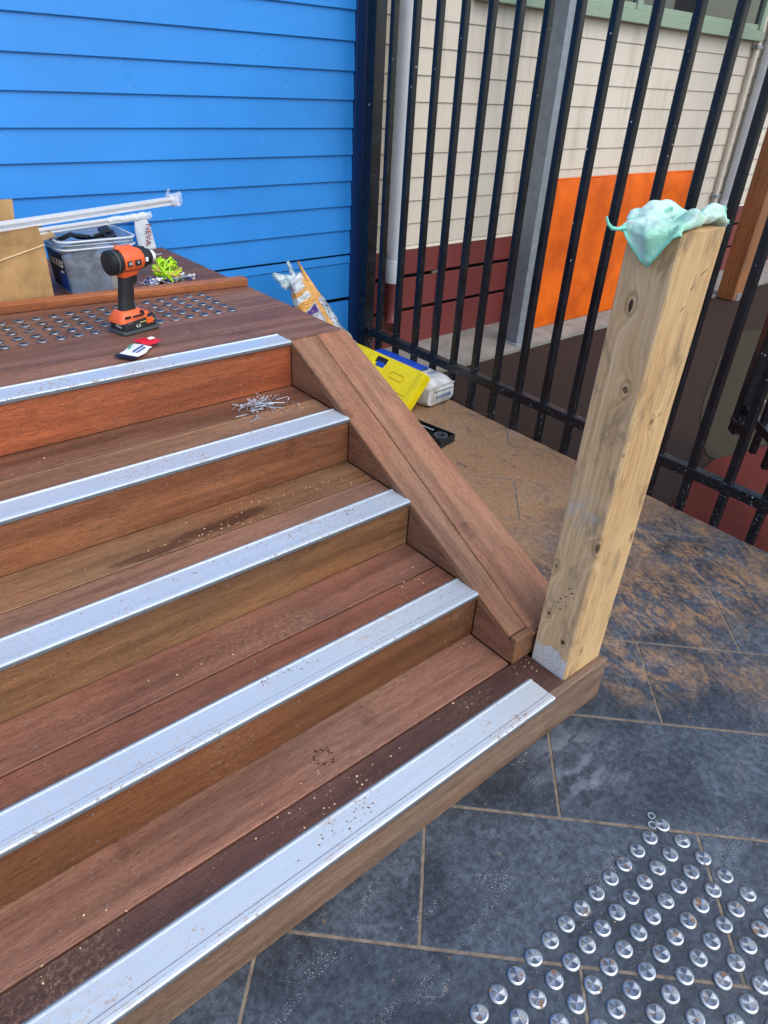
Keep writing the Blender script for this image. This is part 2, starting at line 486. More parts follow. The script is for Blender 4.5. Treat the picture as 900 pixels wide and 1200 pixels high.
STUD_DULL = stud_mat('brushed_stainless_dusty', 0.55)
STUD_FAN_DARK = stud_mat('stainless_reflection_dark', 0.5)  # darker blades: the disc's fan of reflections painted into the colour
STUD_FAN_DARK_DULL = stud_mat('stainless_reflection_dark_dusty', 0.3)

def painted_board(name, c, rough, dent, dirty):
    m = NT(name)
    p = m.pos()
    n = m.noise(p, 2.0, 4)
    f = m.noise(m.vmath('MULTIPLY', p, (3, 3, 40)), 1.0, 4)
    base = m.mix(m.ramp(n, 0.3, 0.7), tuple(v * 0.94 for v in lin(c)), tuple(min(1, v * 1.05) for v in lin(c)))
    if dirty:
        st = m.ramp(m.noise(m.vmath('MULTIPLY', p, (14, 14, 1.6)), 1.0, 5, 0.6), 0.48, 0.78)
        base = m.mix(m.math('MULTIPLY', st, dirty), base, lin((150, 138, 116)))
        sp = m.ramp(m.noise(p, 70, 3), 0.70, 0.76)
        base = m.mix(m.math('MULTIPLY', sp, 0.4), base, lin((120, 112, 98)))
    sc = m.ramp(m.noise(m.vmath('MULTIPLY', p, (60, 60, 25)), 1.0, 3, 0.6), 0.74, 0.79)
    base = m.mix(m.math('MULTIPLY', sc, 0.35), base, (0.7, 0.76, 0.82))
    m.set(color=base, rough=m.ramp(n, 0.2, 0.8, rough - 0.06, rough + 0.06), spec=0.45)
    dn = m.ramp(m.noise(p, 11, 2, 0.4), 0.68, 0.80)
    h = m.math('ADD', m.math('MULTIPLY', m.noise(p, 2.6, 2), 0.7 * dent), m.math('MULTIPLY', dn, -0.5 * dent))
    m.bump(h, 0.5, 0.012)
    return m.m
BLUE = painted_board('blue_painted_board', (44, 138, 220), 0.42, 0.6, 0)
BLUE_DARK = painted_board('dark_blue_flashing_and_shade', (12, 46, 96), 0.4, 0.2, 0)
BEIGE = painted_board('beige_painted_board', (206, 197, 181), 0.55, 0.25, 0.42)
REDP = painted_board('maroon_painted_board', (112, 48, 46), 0.5, 0.3, 0.10)
GREENF = simple('sage_window_frame', (136, 156, 134), 0.5, var=0.08)
PIPE = simple('white_downpipe', (206, 210, 214), 0.42, var=0.06, scale=8)
PIPE_CREAM = simple('cream_conduit', (212, 204, 186), 0.5, var=0.08, scale=8)
VOID = simple('dark_gap_backing', (14, 14, 16), 0.9, var=0.1)

def black_paint():
    m = NT('black_fence_paint')
    p = m.pos()
    n = m.noise(p, 18, 4)
    c = m.mix(m.ramp(n, 0.3, 0.7), lin((9, 11, 17)), lin((17, 20, 30)))
    low = m.ramp(m.sep(p)[2], 0.02, 0.45, 1.0, 0.0)
    chips = m.ramp(m.math('ADD', m.noise(p, 85, 4, 0.72), m.math('MULTIPLY', low, 0.07)), 0.675, 0.71)
    c = m.mix(m.math('MULTIPLY', chips, 0.75), c, lin((150, 158, 170)))
    sp = m.ramp(m.noise(p, 55, 1, 0.4), 0.785, 0.80)
    c = m.mix(sp, c, lin((220, 222, 224)))
    m.set(color=c, rough=m.math('ADD', m.ramp(n, 0.3, 0.7, 0.30, 0.42), m.math('MULTIPLY', chips, 0.3)), spec=0.5)
    m.bump(m.math('ADD', n, chips), 0.15, 0.001)
    return m.m
BLACK = black_paint()
GALV = simple('galvanised_steel', (136, 144, 152), 0.45, 0.35, 0.16, 22)
ORANGE_MAT = NT('orange_vinyl')
_p = ORANGE_MAT.obj()
_n = ORANGE_MAT.noise(_p, 5, 5)
ORANGE_MAT.set(color=ORANGE_MAT.mix(ORANGE_MAT.ramp(_n, 0.3, 0.75), lin((214, 96, 0)), lin((176, 72, 0))), rough=0.65, spec=0.2)
ORANGE_MAT.bump(ORANGE_MAT.noise(_p, 9, 4), 0.4, 0.012)
ORANGE_MAT = ORANGE_MAT.m
GLASS = NT('window_glass').set(color=(0.02, 0.025, 0.03), rough=0.04, spec=0.6).m

CARD = NT('corrugated_cardboard')
_p = CARD.obj()
_n = CARD.noise(_p, 14, 5); _st = CARD.noise(CARD.vmath('MULTIPLY', _p, (60, 60, 9)), 1.0, 3)
CARD.set(color=CARD.mix(CARD.ramp(CARD.math('ADD', CARD.math('MULTIPLY', _n, 0.8), CARD.math('MULTIPLY', _st, 0.2)), 0.3, 0.7), lin((156, 122, 78)), lin((188, 152, 102))), rough=0.85)
CARD.bump(CARD.math('ADD', _st, _n), 0.35, 0.002)
CARD = CARD.m
CARD_EDGE = simple('cardboard_tape', (212, 186, 140), 0.55, var=0.08)
TUBM = NT('clear_tub_plastic')
_p = TUBM.obj(); _n = TUBM.noise(_p, 26, 4, 0.6)
TUBM.set(color=(0.40, 0.48, 0.58), rough=0.14, alpha=TUBM.ramp(_n, 0.35, 0.7, 0.22, 0.42), spec=0.7)
TUBM = TUBM.m
TUBRIM = NT('milky_tub_rim').set(color=(0.74, 0.80, 0.86), rough=0.18, alpha=0.72, spec=0.7).m
FILM = NT('clear_film')
_p = FILM.obj(); _n = FILM.noise(FILM.vmath('MULTIPLY', _p, (30, 30, 14)), 1.0, 4)
FILM.set(color=(0.86, 0.9, 0.93), rough=0.15, alpha=FILM.ramp(_n, 0.3, 0.7, 0.22, 0.6), spec=0.7)
FILM.bump(_n, 0.8, 0.01); FILM = FILM.m
BLACKP = simple('black_rubber', (26, 27, 30), 0.55, var=0.2, bump=0.1)
GREYP = simple('dark_grey_plastic', (74, 78, 84), 0.5, var=0.12)
ORANGEP = simple('orange_tool_plastic', (228, 98, 46), 0.38, var=0.06)
WHITEP = simple('white_print', (232, 232, 232), 0.5, var=0.03)
BLUEP = simple('blue_print', (24, 78, 190), 0.4, var=0.1)
NAVYP = simple('navy_print', (14, 18, 34), 0.4, var=0.1)
TEXTB = simple('faded_blue_print', (60, 96, 160), 0.5, var=0.2)
REDPR = simple('red_print', (206, 28, 44), 0.45, var=0.06)
MAROONPR = simple('dark_red_print', (140, 24, 34), 0.45, var=0.06)
STEEL = NT('bright_steel').set(color=(0.72, 0.74, 0.77), metal=0.9, rough=0.28).m
ZINC = simple('zinc_plated_steel', (176, 180, 190), 0.3, 0.8, 0.2, 80)
YELLOW = simple('yellow_case_plastic', (250, 226, 10), 0.4, var=0.08, scale=18, bump=0.08)
LIME = simple('lime_net', (176, 226, 24), 0.5, var=0.2, scale=50)
PURPLEP = simple('violet_plastic', (70, 64, 130), 0.4, var=0.2)
SACK = NT('white_paper_sack')
_p = SACK.obj(); _n = SACK.noise(_p, 16, 5, 0.65)
SACK.set(color=SACK.mix(SACK.ramp(_n, 0.35, 0.75), lin((228, 230, 232)), lin((176, 164, 148))), rough=0.6)
SACK.bump(SACK.noise(_p, 22, 4, 0.6, 0.6), 0.7, 0.008); SACK = SACK.m
CHIP = simple('pale_wood_chips', (204, 178, 142), 0.9, var=0.3, scale=200)
CRUMB = simple('dark_dirt_crumbs', (122, 92, 68), 0.95, var=0.35, scale=200)

def cloth_mat():
    m = NT('mint_microfibre')
    p = m.obj()
    n = m.noise(p, 16, 4); f = m.noise(p, 420, 3, 0.7); g = m.noise(p, 34, 4, 0.6)
    c = m.mix(m.ramp(n, 0.3, 0.7), lin((172, 238, 206)), lin((222, 250, 236)))
    c = m.mix(m.math('MULTIPLY', m.ramp(g, 0.50, 0.74), 0.4), c, lin((166, 176, 186)))
    c = m.mix(m.ramp(f, 0.35, 0.7), m.mix(1.0, c, (0.88, 0.90, 0.90), 'MULTIPLY'), c)
    m.set(color=c, rough=0.95, sheen=0.3, spec=0.1)
    m.bump(m.math('ADD', m.math('MULTIPLY', f, 0.7), m.math('ADD', m.math('MULTIPLY', g, 1.2), m.noise(p, 70, 4, 0.6, 0.8))), 0.9, 0.004)
    return m.m
CLOTH = cloth_mat()

def sack_print():
    """foil bag printed with orange and violet bands, built on the bag's own height"""
    m = NT('printed_foil_bag')
    p = m.obj(); s = m.sep(p)
    n = m.noise(p, 26, 4, 0.6)
    z = m.math('ADD', s[2], m.math('MULTIPLY', m.math('SUBTRACT', n, 0.5), 0.05))
    c = m.mix(m.ramp(n, 0.3, 0.7), lin((150, 160, 172)), lin((222, 228, 232)))
    og = m.math('MULTIPLY', m.ramp(z, 0.505, 0.515), m.ramp(z, 0.60, 0.615, 1.0, 0.0))
    side = m.math('MULTIPLY', m.ramp(s[0], 0.010, 0.018), m.math('MULTIPLY', m.ramp(z, 0.16, 0.20), m.ramp(z, 0.62, 0.66, 1.0, 0.0)))
    side = m.math('MULTIPLY', side, m.ramp(s[0], 0.036, 0.048, 1.0, 0.0))
    c = m.mix(m.math('MAXIMUM', og, side), c, lin((226, 168, 92)))
    vi = m.math('MULTIPLY', m.math('MULTIPLY', m.ramp(z, 0.470, 0.476), m.ramp(z, 0.500, 0.508, 1.0, 0.0)), m.ramp(s[0], 0.005, 0.015, 1.0, 0.0))
    c = m.mix(vi, c, lin((88, 66, 140)))
    wh = m.math('MULTIPLY', m.math('MULTIPLY', m.ramp(z, 0.550, 0.555), m.ramp(z, 0.585, 0.59, 1.0, 0.0)), m.ramp(s[0], 0.01, 0.02, 1.0, 0.0))
    c = m.mix(wh, c, lin((214, 226, 226)))
    bits = m.math('MULTIPLY', m.math('MULTIPLY', m.ramp(m.noise(p, 90, 3, 0.7), 0.56, 0.60), m.ramp(s[0], 0.03, 0.045)), m.ramp(z, 0.48, 0.52, 1.0, 0.0))
    c = m.mix(bits, c, lin((30, 34, 48)))
    m.set(color=c, rough=0.25, metal=0.25)
    m.bump(m.noise(p, 30, 4, 0.6, 0.8), 0.9, 0.012)
    return m.m
FOIL = sack_print()
WRAP = NT('crinkled_clear_wrap')
_p = WRAP.obj(); _n = WRAP.noise(_p, 40, 4, 0.6, 0.5)
WRAP.set(color=WRAP.mix(WRAP.ramp(_n, 0.3, 0.7), lin((150, 176, 186)), lin((226, 240, 240))), rough=0.15, alpha=WRAP.ramp(_n, 0.3, 0.7, 0.5, 0.95))
WRAP.bump(_n, 0.9, 0.01); WRAP = WRAP.m

# ================================================================== the setting
# one large sheet of ground, lowest of all
new_obj('ground', [(-60, -60, -0.06), (60, -60, -0.06), (60, 60, -0.06), (-60, 60, -0.06)], [(0, 1, 2, 3)], EARTH)
bpy.data.objects['ground']['kind'] = 'structure'

def slab(name, poly, z0, z1, mat, parent=None):
    o = prism(name, poly, 'z', z0, z1, mat, parent)
    return o
def smooth_poly(pts, n=4):
    out_ = []
    m = len(pts)
    for i in range(m):
        p0, p1, p2, p3 = (Vector(pts[(i + k) % m]) for k in (-1, 0, 1, 2))
        for j in range(n):
            t = j / n
            out_.append(tuple(0.5 * ((2 * p1) + (-p0 + p2) * t + (2 * p0 - 5 * p1 + 4 * p2 - p3) * t * t + (-p0 + 3 * p1 - 3 * p2 + p3) * t ** 3)))
    return out_
tag(slab('rubber_playground_surface', [(1.30, -3.0), (9.0, -3.0), (9.0, 2.40), (1.30, 2.40)], -0.058, -0.040, SOFT_BROWN), kind='structure')
g = [(4.9, 1.70), (4.25, 1.73), (4.0, 1.79), (3.48, 1.66), (2.96, 1.45), (2.41, 1.22), (2.03, 1.0), (1.93, 0.90), (2.05, 0.86), (2.3, 0.82), (3.0, 0.70), (4.9, 0.75)]
tag(slab('rubber_olive_patch', smooth_poly(g, 3), -0.045, -0.036, SOFT_GREEN), kind='structure')
r_ = [(1.31, 0.76), (1.52, 0.815), (1.70, 0.86), (1.93, 0.885), (2.30, 0.80), (3.0, 0.68), (4.9, 0.60), (4.9, -1.8), (1.31, -1.8)]
tag(slab('rubber_terracotta_patch', r_, -0.050, -0.032, SOFT_RED), kind='structure')
tag(slab('concrete_strip', [(1.31, 2.385), (9.0, 2.40), (9.0, 2.83), (1.31, 2.83)], -0.055, -0.018, CONCRETE), kind='structure')

# paving: grout bed with diagonal 600 x 300 slate tiles in running bond, cut along the fence
paving = tag(slab('paving', [(-3.2, -2.2), (1.297, -2.2), (1.297, 2.815), (-3.2, 2.815)], -0.055, -0.0018, GROUT), kind='structure')
def clip(poly, n, d):
    res = []
    for i in range(len(poly)):
        a, b = poly[i], poly[(i + 1) % len(poly)]
        da, db = n[0] * a[0] + n[1] * a[1] - d, n[0] * b[0] + n[1] * b[1] - d
        if da <= 0: res.append(a)
        if (da < 0 < db) or (db < 0 < da):
            t = da / (da - db)
            res.append((a[0] + t * (b[0] - a[0]), a[1] + t * (b[1] - a[1])))
    return res
TL, TW, J = 0.612, 0.3137, 0.0068
cs = math.sqrt(0.5)
pc = paving.location
for row in range(-9, 14):
    v0 = -0.0105 + row * TW
    u0 = 0.0757 - TL + (0 if row % 2 else 0.306)
    for col in range(-9, 9):
        ua, ub = u0 + col * TL + J / 2, u0 + (col + 1) * TL - J / 2
        va, vb = v0 + J / 2, v0 + TW - J / 2
        poly = [(cs * (u + v), cs * (-u + v)) for u, v in ((ua, va), (ub, va), (ub, vb), (ua, vb))]
        for n_, d_ in (((1, 0), 1.302), ((-1, 0), 2.9), ((0, 1), 2.80), ((0, -1), 1.9)):
            if poly: poly = clip(poly, n_, d_)
        if len(poly) < 3: continue
        area = abs(sum(poly[i][0] * poly[(i + 1) % len(poly)][1] - poly[(i + 1) % len(poly)][0] * poly[i][1] for i in range(len(poly)))) / 2
        if area < 0.0006: continue
        cx = sum(p[0] for p in poly) / len(poly); cy = sum(p[1] for p in poly) / len(poly)
        if -2.9 < cx < -0.35 and cy > 0.75: continue         # wholly under the stairs
        hz = random.uniform(-0.0006, 0.0006)
        t_ = prism('tile', poly, 'z', -0.02, hz, TILE, None, bev=0.0011)
        t_.parent = paving
        t_.location = t_.location - pc

# stainless tactile studs on the paving
def stud_mesh(name, mat, r=0.0175, h=0.0042):
    """disc with chamfered rim and an embossed six-blade pinwheel face"""
    bm = lathe_bm([(r, -0.004), (r, 0.0014), (r * 0.95, 0.0026), (r * 0.80, h * 0.96), (r * 0.76, h), (r * 0.73, h * 0.99), (r * 0.71, h * 0.80)], 36, 'z', False)
    n, rad = 6, r * 0.71
    c0 = bm.verts.new((0, 0, h * 0.94))
    for k in range(n):
        prev = None
        for j in range(7):
            a = 2 * math.pi * (k + j / 6) / n
            v = bm.verts.new((math.cos(a) * rad, math.sin(a) * rad, h * 0.80 + 0.0014 * j / 6))
            if prev is not None:
                fc = bm.faces.new((c0, prev, v)); fc.material_index = k % 2  # every other blade takes the darker metal, a painted reflection fan
            prev = v
    bmesh.ops.recalc_face_normals(bm, faces=bm.faces)
    me = bpy.data.meshes.new(name); bm.to_mesh(me); bm.free()
    for p in me.polygons:
        p.use_smooth = True
        if p.normal.z < 0 and p.center.z > 0: p.flip()
    me.set_sharp_from_angle(angle=R(24))
    me.materials.append(mat); me.materials.append(STUD_FAN_DARK if mat is STUD else STUD_FAN_DARK_DULL)
    return me
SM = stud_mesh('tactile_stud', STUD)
fw = Vector((0.5637221, 0.6304468, -0.5336236))
def to_px(p):
    q = Vector(p) - cam.matrix_world.translation
    d = q.dot(fw)
    return (450 + 821.5 * q.dot(_right) / d, 600 - 821.5 * q.dot(_up) / d) if d > 0.05 else (-9e9, -9e9)
for i in range(0, 14):
    for j in range(0, 22):
        p = (-0.05 * j, -0.05 * i, 0.0006)
        x, y = to_px(p)
        if not (-10 < x < 960 and 0 < y < 1275): continue
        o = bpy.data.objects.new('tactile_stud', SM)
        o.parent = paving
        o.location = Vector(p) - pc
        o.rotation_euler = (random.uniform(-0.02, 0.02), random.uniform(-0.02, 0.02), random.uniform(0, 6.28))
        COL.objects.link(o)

# ================================================================== walls
LV = [1.513 + 0.1188 * k for k in range(-8, 16)]        # lap lines
def weather_wall(root, x0, x1, mat, trim_top, lip):
    for z in LV:
        z0, z1 = z, z + 0.1188
        if z0 < trim_top - 0.001: continue
        # clapboard: thick lip at the bottom, thin at the top
        prof = [(2.833 - lip, z0 + 0.003), (2.8355 - lip, z0), (2.838, z0), (2.8435, z1 + 0.006), (2.8325, z1 + 0.006)]
        prism('weatherboard', prof, 'x', x0, x1, mat, root)
bw = empty('blue_weatherboard_wall', 'bright blue painted weatherboard wall behind the timber landing', 'wall', (0, 2.83, 0))
def kids_local(root):
    for c in root.children:
        c.location = c.location - root.location
weather_wall(bw, -2.6, 1.261, BLUE, 0.55, 0.011)
prism('trim_strip', [(2.822, 0.517), (2.840, 0.517), (2.840, 0.553), (2.826, 0.553)], 'x', -2.6, 1.261, BLUE, bw)
prism('plinth_board', [(2.826, 0.333), (2.845, 0.333), (2.845, 0.513), (2.826, 0.513)], 'x', -2.6, 1.261, BLUE, bw)
prism('plinth_board', [(2.826, 0.115), (2.845, 0.115), (2.845, 0.310), (2.826, 0.310)], 'x', -2.6, 1.261, BLUE, bw)
prism('plinth_board', [(2.826, -0.04), (2.845, -0.04), (2.845, 0.095), (2.826, 0.095)], 'x', -2.6, 1.261, BLUE, bw)
box('wall_backing', -2.6, 1.33, 2.847, 2.90, -0.05, 4.0, VOID, bw, 0)
box('corner_flashing_and_shade', 1.262, 1.352, 2.812, 2.846, -0.04, 4.0, BLUE_DARK, bw, 0.002)  # navy flashing made darker and wider to paint in the fence post's shade
kids_local(bw)

bg_ = empty('beige_weatherboard_wall', 'beige weatherboard wall with maroon plinth boards behind the black fence', 'wall', (4.5, 2.83, 0))
weather_wall(bg_, 1.40, 9.0, BEIGE, 0.55, 0.0075)
prism('trim_strip', [(2.822, 0.545), (2.840, 0.545), (2.840, 0.5615), (2.828, 0.5615)], 'x', 1.40, 9.0, BEIGE, bg_)
box('corner_board', 1.354, 1.399, 2.808, 2.846, 0.56, 4.0, BEIGE, bg_, 0.002)
for za, zb in ((0.404, 0.541), (0.206, 0.381), (-0.02, 0.184)):
    for xa, xb in ((1.354, 1.93), (1.933, 4.12), (4.123, 6.3), (6.303, 9.0)):
        box('plinth_board', xa, xb, 2.824, 2.845, za, zb, REDP, bg_, 0.002)
for xx in (1.93, 4.12):
    box('joint_clip', xx - 0.03, xx + 0.03, 2.836, 2.846, 0.384, 0.401, CONCRETE, bg_, 0.001)
box('wall_backing', 1.34, 9.0, 2.847, 2.90, -0.05, 4.0, VOID, bg_, 0)
kids_local(bg_)

# window above: frame stands proud of the boards
wd = empty('sage_framed_window', 'sage green framed window high in the beige wall', 'window', (4.0, 2.80, 1.74))
def wbox(n, x0, x1, y0, y1, z0, z1, m, parent=wd, bev=0.003):
    o = box(n, x0, x1, y0, y1, z0, z1, m, parent, bev)
    o.location = o.location - wd.location
    return o
wbox('sill', 2.02, 5.11, 2.775, 2.835, 1.735, 1.80, GREENF)
wbox('frame_stile', 5.03, 5.11, 2.785, 2.84, 1.802, 3.0, GREENF)
wbox('frame_stile', 2.02, 2.10, 2.785, 2.84, 1.802, 3.0, GREENF)
wbox('mullion', 3.42, 3.48, 2.792, 2.84, 1.802, 3.0, GREENF)
wbox('frame_head', 2.02, 5.11, 2.785, 2.84, 3.002, 3.08, GREENF)
wbox('bottom_rail', 3.482, 5.028, 2.798, 2.835, 1.802, 1.835, GREENF)
wbox('bottom_rail', 2.102, 3.418, 2.798, 2.835, 1.802, 1.835, GREENF)
wbox('pane', 3.482, 5.028, 2.812, 2.816, 1.837, 3.0, GLASS, bev=0)
wbox('pane', 2.102, 3.418, 2.812, 2.816, 1.837, 3.0, GLASS, bev=0)

# downpipes
dp = empty('white_downpipe', 'white round downpipe beside the blue wall corner', 'downpipe', (1.532, 2.765, 0))
def lathe(name, prof, mat, parent, loc=(0, 0, 0), rot=(0, 0, 0), seg=24, axis='z', cap=True, auto=35, color=None):
    return from_bm(name, lathe_bm(prof, seg, axis, cap), mat, parent, loc, rot, True, color, auto)
lathe('pipe', [(0.044, 0.515), (0.044, 3.6)], PIPE, dp)
lathe('collar', [(0.0445, 0.39), (0.0475, 0.393), (0.0475, 0.512), (0.0455, 0.517)], PIPE, dp)
def tube(name, pts, rad, mat, parent, seg=12, loc=(0, 0, 0), up0=None):
    rings = []
    prev = None
    for i, p in enumerate(pts):
        p = Vector(p)
        t = (Vector(pts[min(i + 1, len(pts) - 1)]) - Vector(pts[max(i - 1, 0)])).normalized()
        up = Vector(up0) if up0 else prev if prev is not None else (Vector((0, 0, 1)) if abs(t.z) < 0.9 else Vector((1, 0, 0)))
        a = t.cross(up).normalized(); b = a.cross(t).normalized()
        prev = b
        rr = rad[i] if isinstance(rad, (list, tuple)) else rad
        rings.append([p + a * math.cos(2 * math.pi * k / seg) * rr + b * math.sin(2 * math.pi * k / seg) * rr for k in range(seg)])
    return from_bm(name, loft_bm(rings), mat, parent, loc, (0, 0, 0), True, None, 50)
tube('shoe_elbow', [(0, 0, 0.388), (0, 0, 0.28), (-0.004, -0.01, 0.22), (-0.02, -0.03, 0.175), (-0.05, -0.06, 0.15)], 0.043, REDP, dp, 16)

dp2 = empty('grey_downpipe', 'pale grey downpipe on the beige wall beside the mint cloth', 'downpipe', (5.27, 2.765, 0))
lathe('pipe', [(0.055, 0.40), (0.055, 3.6)], PIPE, dp2)
lathe('collar', [(0.056, 0.38), (0.0595, 0.383), (0.0595, 0.62), (0.0565, 0.625)], PIPE, dp2)
lathe('foot', [(0.055, -0.02), (0.055, 0.379)], REDP, dp2)
cd = empty('wall_conduit', 'thin cream conduit running up beside the grey downpipe', 'conduit', (5.10, 2.80, 0))
lathe('pipe', [(0.020, 0.0), (0.020, 3.6)], PIPE_CREAM, cd, seg=14)
for z in (0.66, 1.70):
    box('saddle_clip', -0.04, 0.04, -0.024, 0.02, z - 0.012, z + 0.012, GALV, cd, 0.002)

# ================================================================== fence
fe = empty('black_steel_fence', 'black square bar steel fence along the edge of the paving', 'fence', (1.32, 2.74, 0))
def fbox(n, x0, x1, y0, y1, z0, z1, m=BLACK, bev=0.0025, parent=fe):
    o = box(n, x0, x1, y0, y1, z0, z1, m, parent, bev)
    o.location = o.location - parent.location
    return o
fbox('fence_post', 1.288, 1.352, 2.708, 2.773, -0.045, 2.1)
fbox('rail', 1.2995, 1.3405, -1.2, 2.707, 0.144, 0.186)
fbox('rail', 1.2995, 1.3405, -1.2, 2.707, 1.95, 1.988)
BY = [2.620, 2.472, 2.326, 2.179, 2.032, 1.890, 1.750, 1.606, 1.455, 1.302, 1.150, 1.012, 0.868, 0.729, 0.581, 0.437, 0.290, 0.142, -0.006, -0.155, -0.30, -0.45, -0.60]
bb = box_bm(0.031, 0.031, 2.13, 0.004)
bar_me = bpy.data.meshes.new('fence_bar'); bb.to_mesh(bar_me); bb.free(); bar_me.materials.append(BLACK)
for y in BY:
    o = bpy.data.objects.new('fence_bar', bar_me)
    o.parent = fe
    o.location = Vector((1.32 + random.uniform(-0.0015, 0.0015), y, -0.045 + 1.065)) - fe.location
    o.rotation_euler = (random.uniform(-0.003, 0.003), 0, random.uniform(-0.03, 0.03))
    COL.objects.link(o)

# gate leaf standing open at 45 degrees, further in
gt = empty('black_gate_leaf', 'black barred gate leaf standing open at the right edge, beyond the fence', 'gate', (1.98, 0.857, 0), (0, 0, R(225)))
def gbox(n, u0, u1, w, z0, z1):
    return box(n, u0, u1, -w / 2, w / 2, z0, z1, BLACK, gt, 0.0025)
gbox('gate_stile', -0.03, 0.03, 0.06, 0.10, 1.90)
gbox('latch_box', -0.025, 0.05, 0.075, 0.155, 0.17)
gbox('rail', 0.031, 0.80, 0.034, 0.205, 0.243)
gbox('rail', 0.031, 0.80, 0.034, 1.70, 1.738)
for u in (0.205, 0.345, 0.485, 0.625, 0.765):
    gbox('gate_bar', u - 0.013, u + 0.013, 0.0265, 0.10, 1.85)
o = lathe('hinge_pin', [(0.012, 0), (0.012, 0.05), (0.018, 0.052), (0.018, 0.066)], STEEL, gt, (0.12, 0, 0.244), seg=12)

# galvanised post, orange mat, timber post
gp = empty('galvanised_post', 'grey galvanised square steel post on the concrete behind the fence', 'post', (2.372, 2.50, -0.018))
box('shaft', -0.055, 0.055, -0.055, 0.055, 0.006, 3.4, GALV, gp, 0.006, seg=2)
box('base_plate', -0.085, 0.085, -0.085, 0.085, 0.0, 0.0055, GALV, gp, 0.001)

om_ = empty('orange_gym_mat', 'orange vinyl mat leaning against the beige wall', 'mat', (3.6, 2.62, -0.018), (R(-8.5), 0, 0))
bm = bmesh.new()
NX, NZ = 40, 22
W2, H2, T2 = 0.94, 0.90, 0.045
def matv(i, k, side):
    u, w = i / NX, k / NZ
    x = (u - 0.5) * 2 * W2
    z = w * H2
    puff = 0.018 * (min(1, 8 * u * (1 - u)) * min(1, 8 * w * (1 - w))) ** 0.5
    y = -side * (T2 / 2 + puff + 0.004 * mnoise.noise((x * 4, z * 4, side)))
    return (x, y, z + 0.008 * mnoise.noise((x * 3, 0, 1.7)) * w)
fv = [[bm.verts.new(matv(i, k, 1)) for i in range(NX + 1)] for k in range(NZ + 1)]
bv = [[bm.verts.new(matv(i, k, -1)) for i in range(NX + 1)] for k in range(NZ + 1)]
for k in range(NZ):
    for i in range(NX):
        bm.faces.new((fv[k][i], fv[k][i + 1], fv[k + 1][i + 1], fv[k + 1][i]))
        bm.faces.new((bv[k][i], bv[k + 1][i], bv[k + 1][i + 1], bv[k][i + 1]))
for i in range(NX):
    bm.faces.new((fv[0][i], bv[0][i], bv[0][i + 1], fv[0][i + 1]))
    bm.faces.new((fv[NZ][i], fv[NZ][i + 1], bv[NZ][i + 1], bv[NZ][i]))
for k in range(NZ):
    bm.faces.new((fv[k][0], fv[k + 1][0], bv[k + 1][0], bv[k][0]))
    bm.faces.new((fv[k][NX], bv[k][NX], bv[k + 1][NX], fv[k + 1][NX]))
from_bm('cover', bm, ORANGE_MAT, om_, smooth=True, auto=50)
tube('piping', [(-W2 * 0.99, 0.0, H2 + 0.002), (0, 0.0, H2 + 0.004), (W2 * 0.99, 0.0, H2 + 0.002)], 0.006, ORANGE_MAT, om_, 8)

tp = empty('brown_verandah_post', 'stained brown timber post standing beyond the fence at right', 'post', (4.84, 2.32, -0.04))
box('shaft', -0.075, 0.075, -0.075, 0.075, 0.0, 3.2, PINE_STAIN, tp, 0.008)
box('stirrup', -0.03, 0.03, -0.080, 0.080, -0.01, 0.06, GALV, tp, 0.002)

# ================================================================== timber stairs
RY = [0.327, 0.609, 0.889, 1.169, 1.463]          # riser fronts, bottom to top
TZ = [0.139, 0.279, 0.418, 0.557, 0.698]          # tread tops
XS = -0.0138                                       # right side of the flight
XL = -2.3
st = empty('timber_stairs', 'red brown hardwood stairs and landing with silver nosings', 'stairs', (-1.0, 0.327, 0))
def sbox(n, x0, x1, y0, y1, z0, z1, srgb, m=WX, bev=0.0018, parent=None, k=1.0):
    c = tuple(v * k for v in lin(srgb))
    o = box(n, x0, x1, y0, y1, z0, z1, m, st, bev, color=c)
    o.location = o.location - st.location
    return o
screw_me = None
def screw_mesh():
    b = lathe_bm([(0.0030, -0.002), (0.0030, 0.0002), (0.0024, 0.0005), (0.0010, -0.0004)], 10)
    bmesh.ops.recalc_face_normals(b, faces=b.faces)
    me = bpy.data.meshes.new('screw'); b.to_mesh(me); b.free(); me.materials.append(simple('weathered_screw', (128, 110, 98), 0.5, 0.5, 0.3, 200))
    return me
SCREW = screw_mesh()
def screw(board, wx, wy, wz, axis):
    o = bpy.data.objects.new('screw', SCREW)
    o.parent = board
    w = Vector((wx, wy, wz))
    o.location = w - board.location - st.location
    o.rotation_euler = {'z': (0, 0, 0), '-y': (R(90), 0, 0), '-x': (0, R(-90), 0)}[axis]
    COL.objects.link(o)

JOINT = [0.472, 0.762, 1.045, 1.346]
RISC = [(134, 114, 102), (116, 76, 50), (138, 102, 74), (144, 98, 72), (164, 94, 64)]
TBC = [(142, 106, 94), (134, 96, 84), (142, 106, 80), (124, 86, 70)]
TFC = [(88, 60, 56), (132, 86, 68), (148, 112, 96), (148, 116, 96)]
SX = [-0.12, -0.57, -1.02, -1.47, -1.92]
for k in range(5):
    z0 = 0.001 if k == 0 else TZ[k - 1] + 0.001
    x1 = 0.208 if k == 0 else XS - 0.001
    b = sbox('riser_board', XL, x1, RY[k], RY[k] + 0.021, z0, TZ[k] - (0.0 if k == 0 else 0.002), RISC[k])
    for x in SX:
        for f_ in (0.22, 0.78):
            if k == 0 and f_ > 0.5: continue
            screw(b, x + random.uniform(-0.006, 0.006), RY[k] - 0.0004, z0 + (TZ[k] - z0) * f_, '-y')
    for f_ in (0.3, 0.72):
        screw(b, (0.19 if k == 0 else XS - 0.010), RY[k] - 0.0004, z0 + (TZ[k] - z0) * f_, '-y')
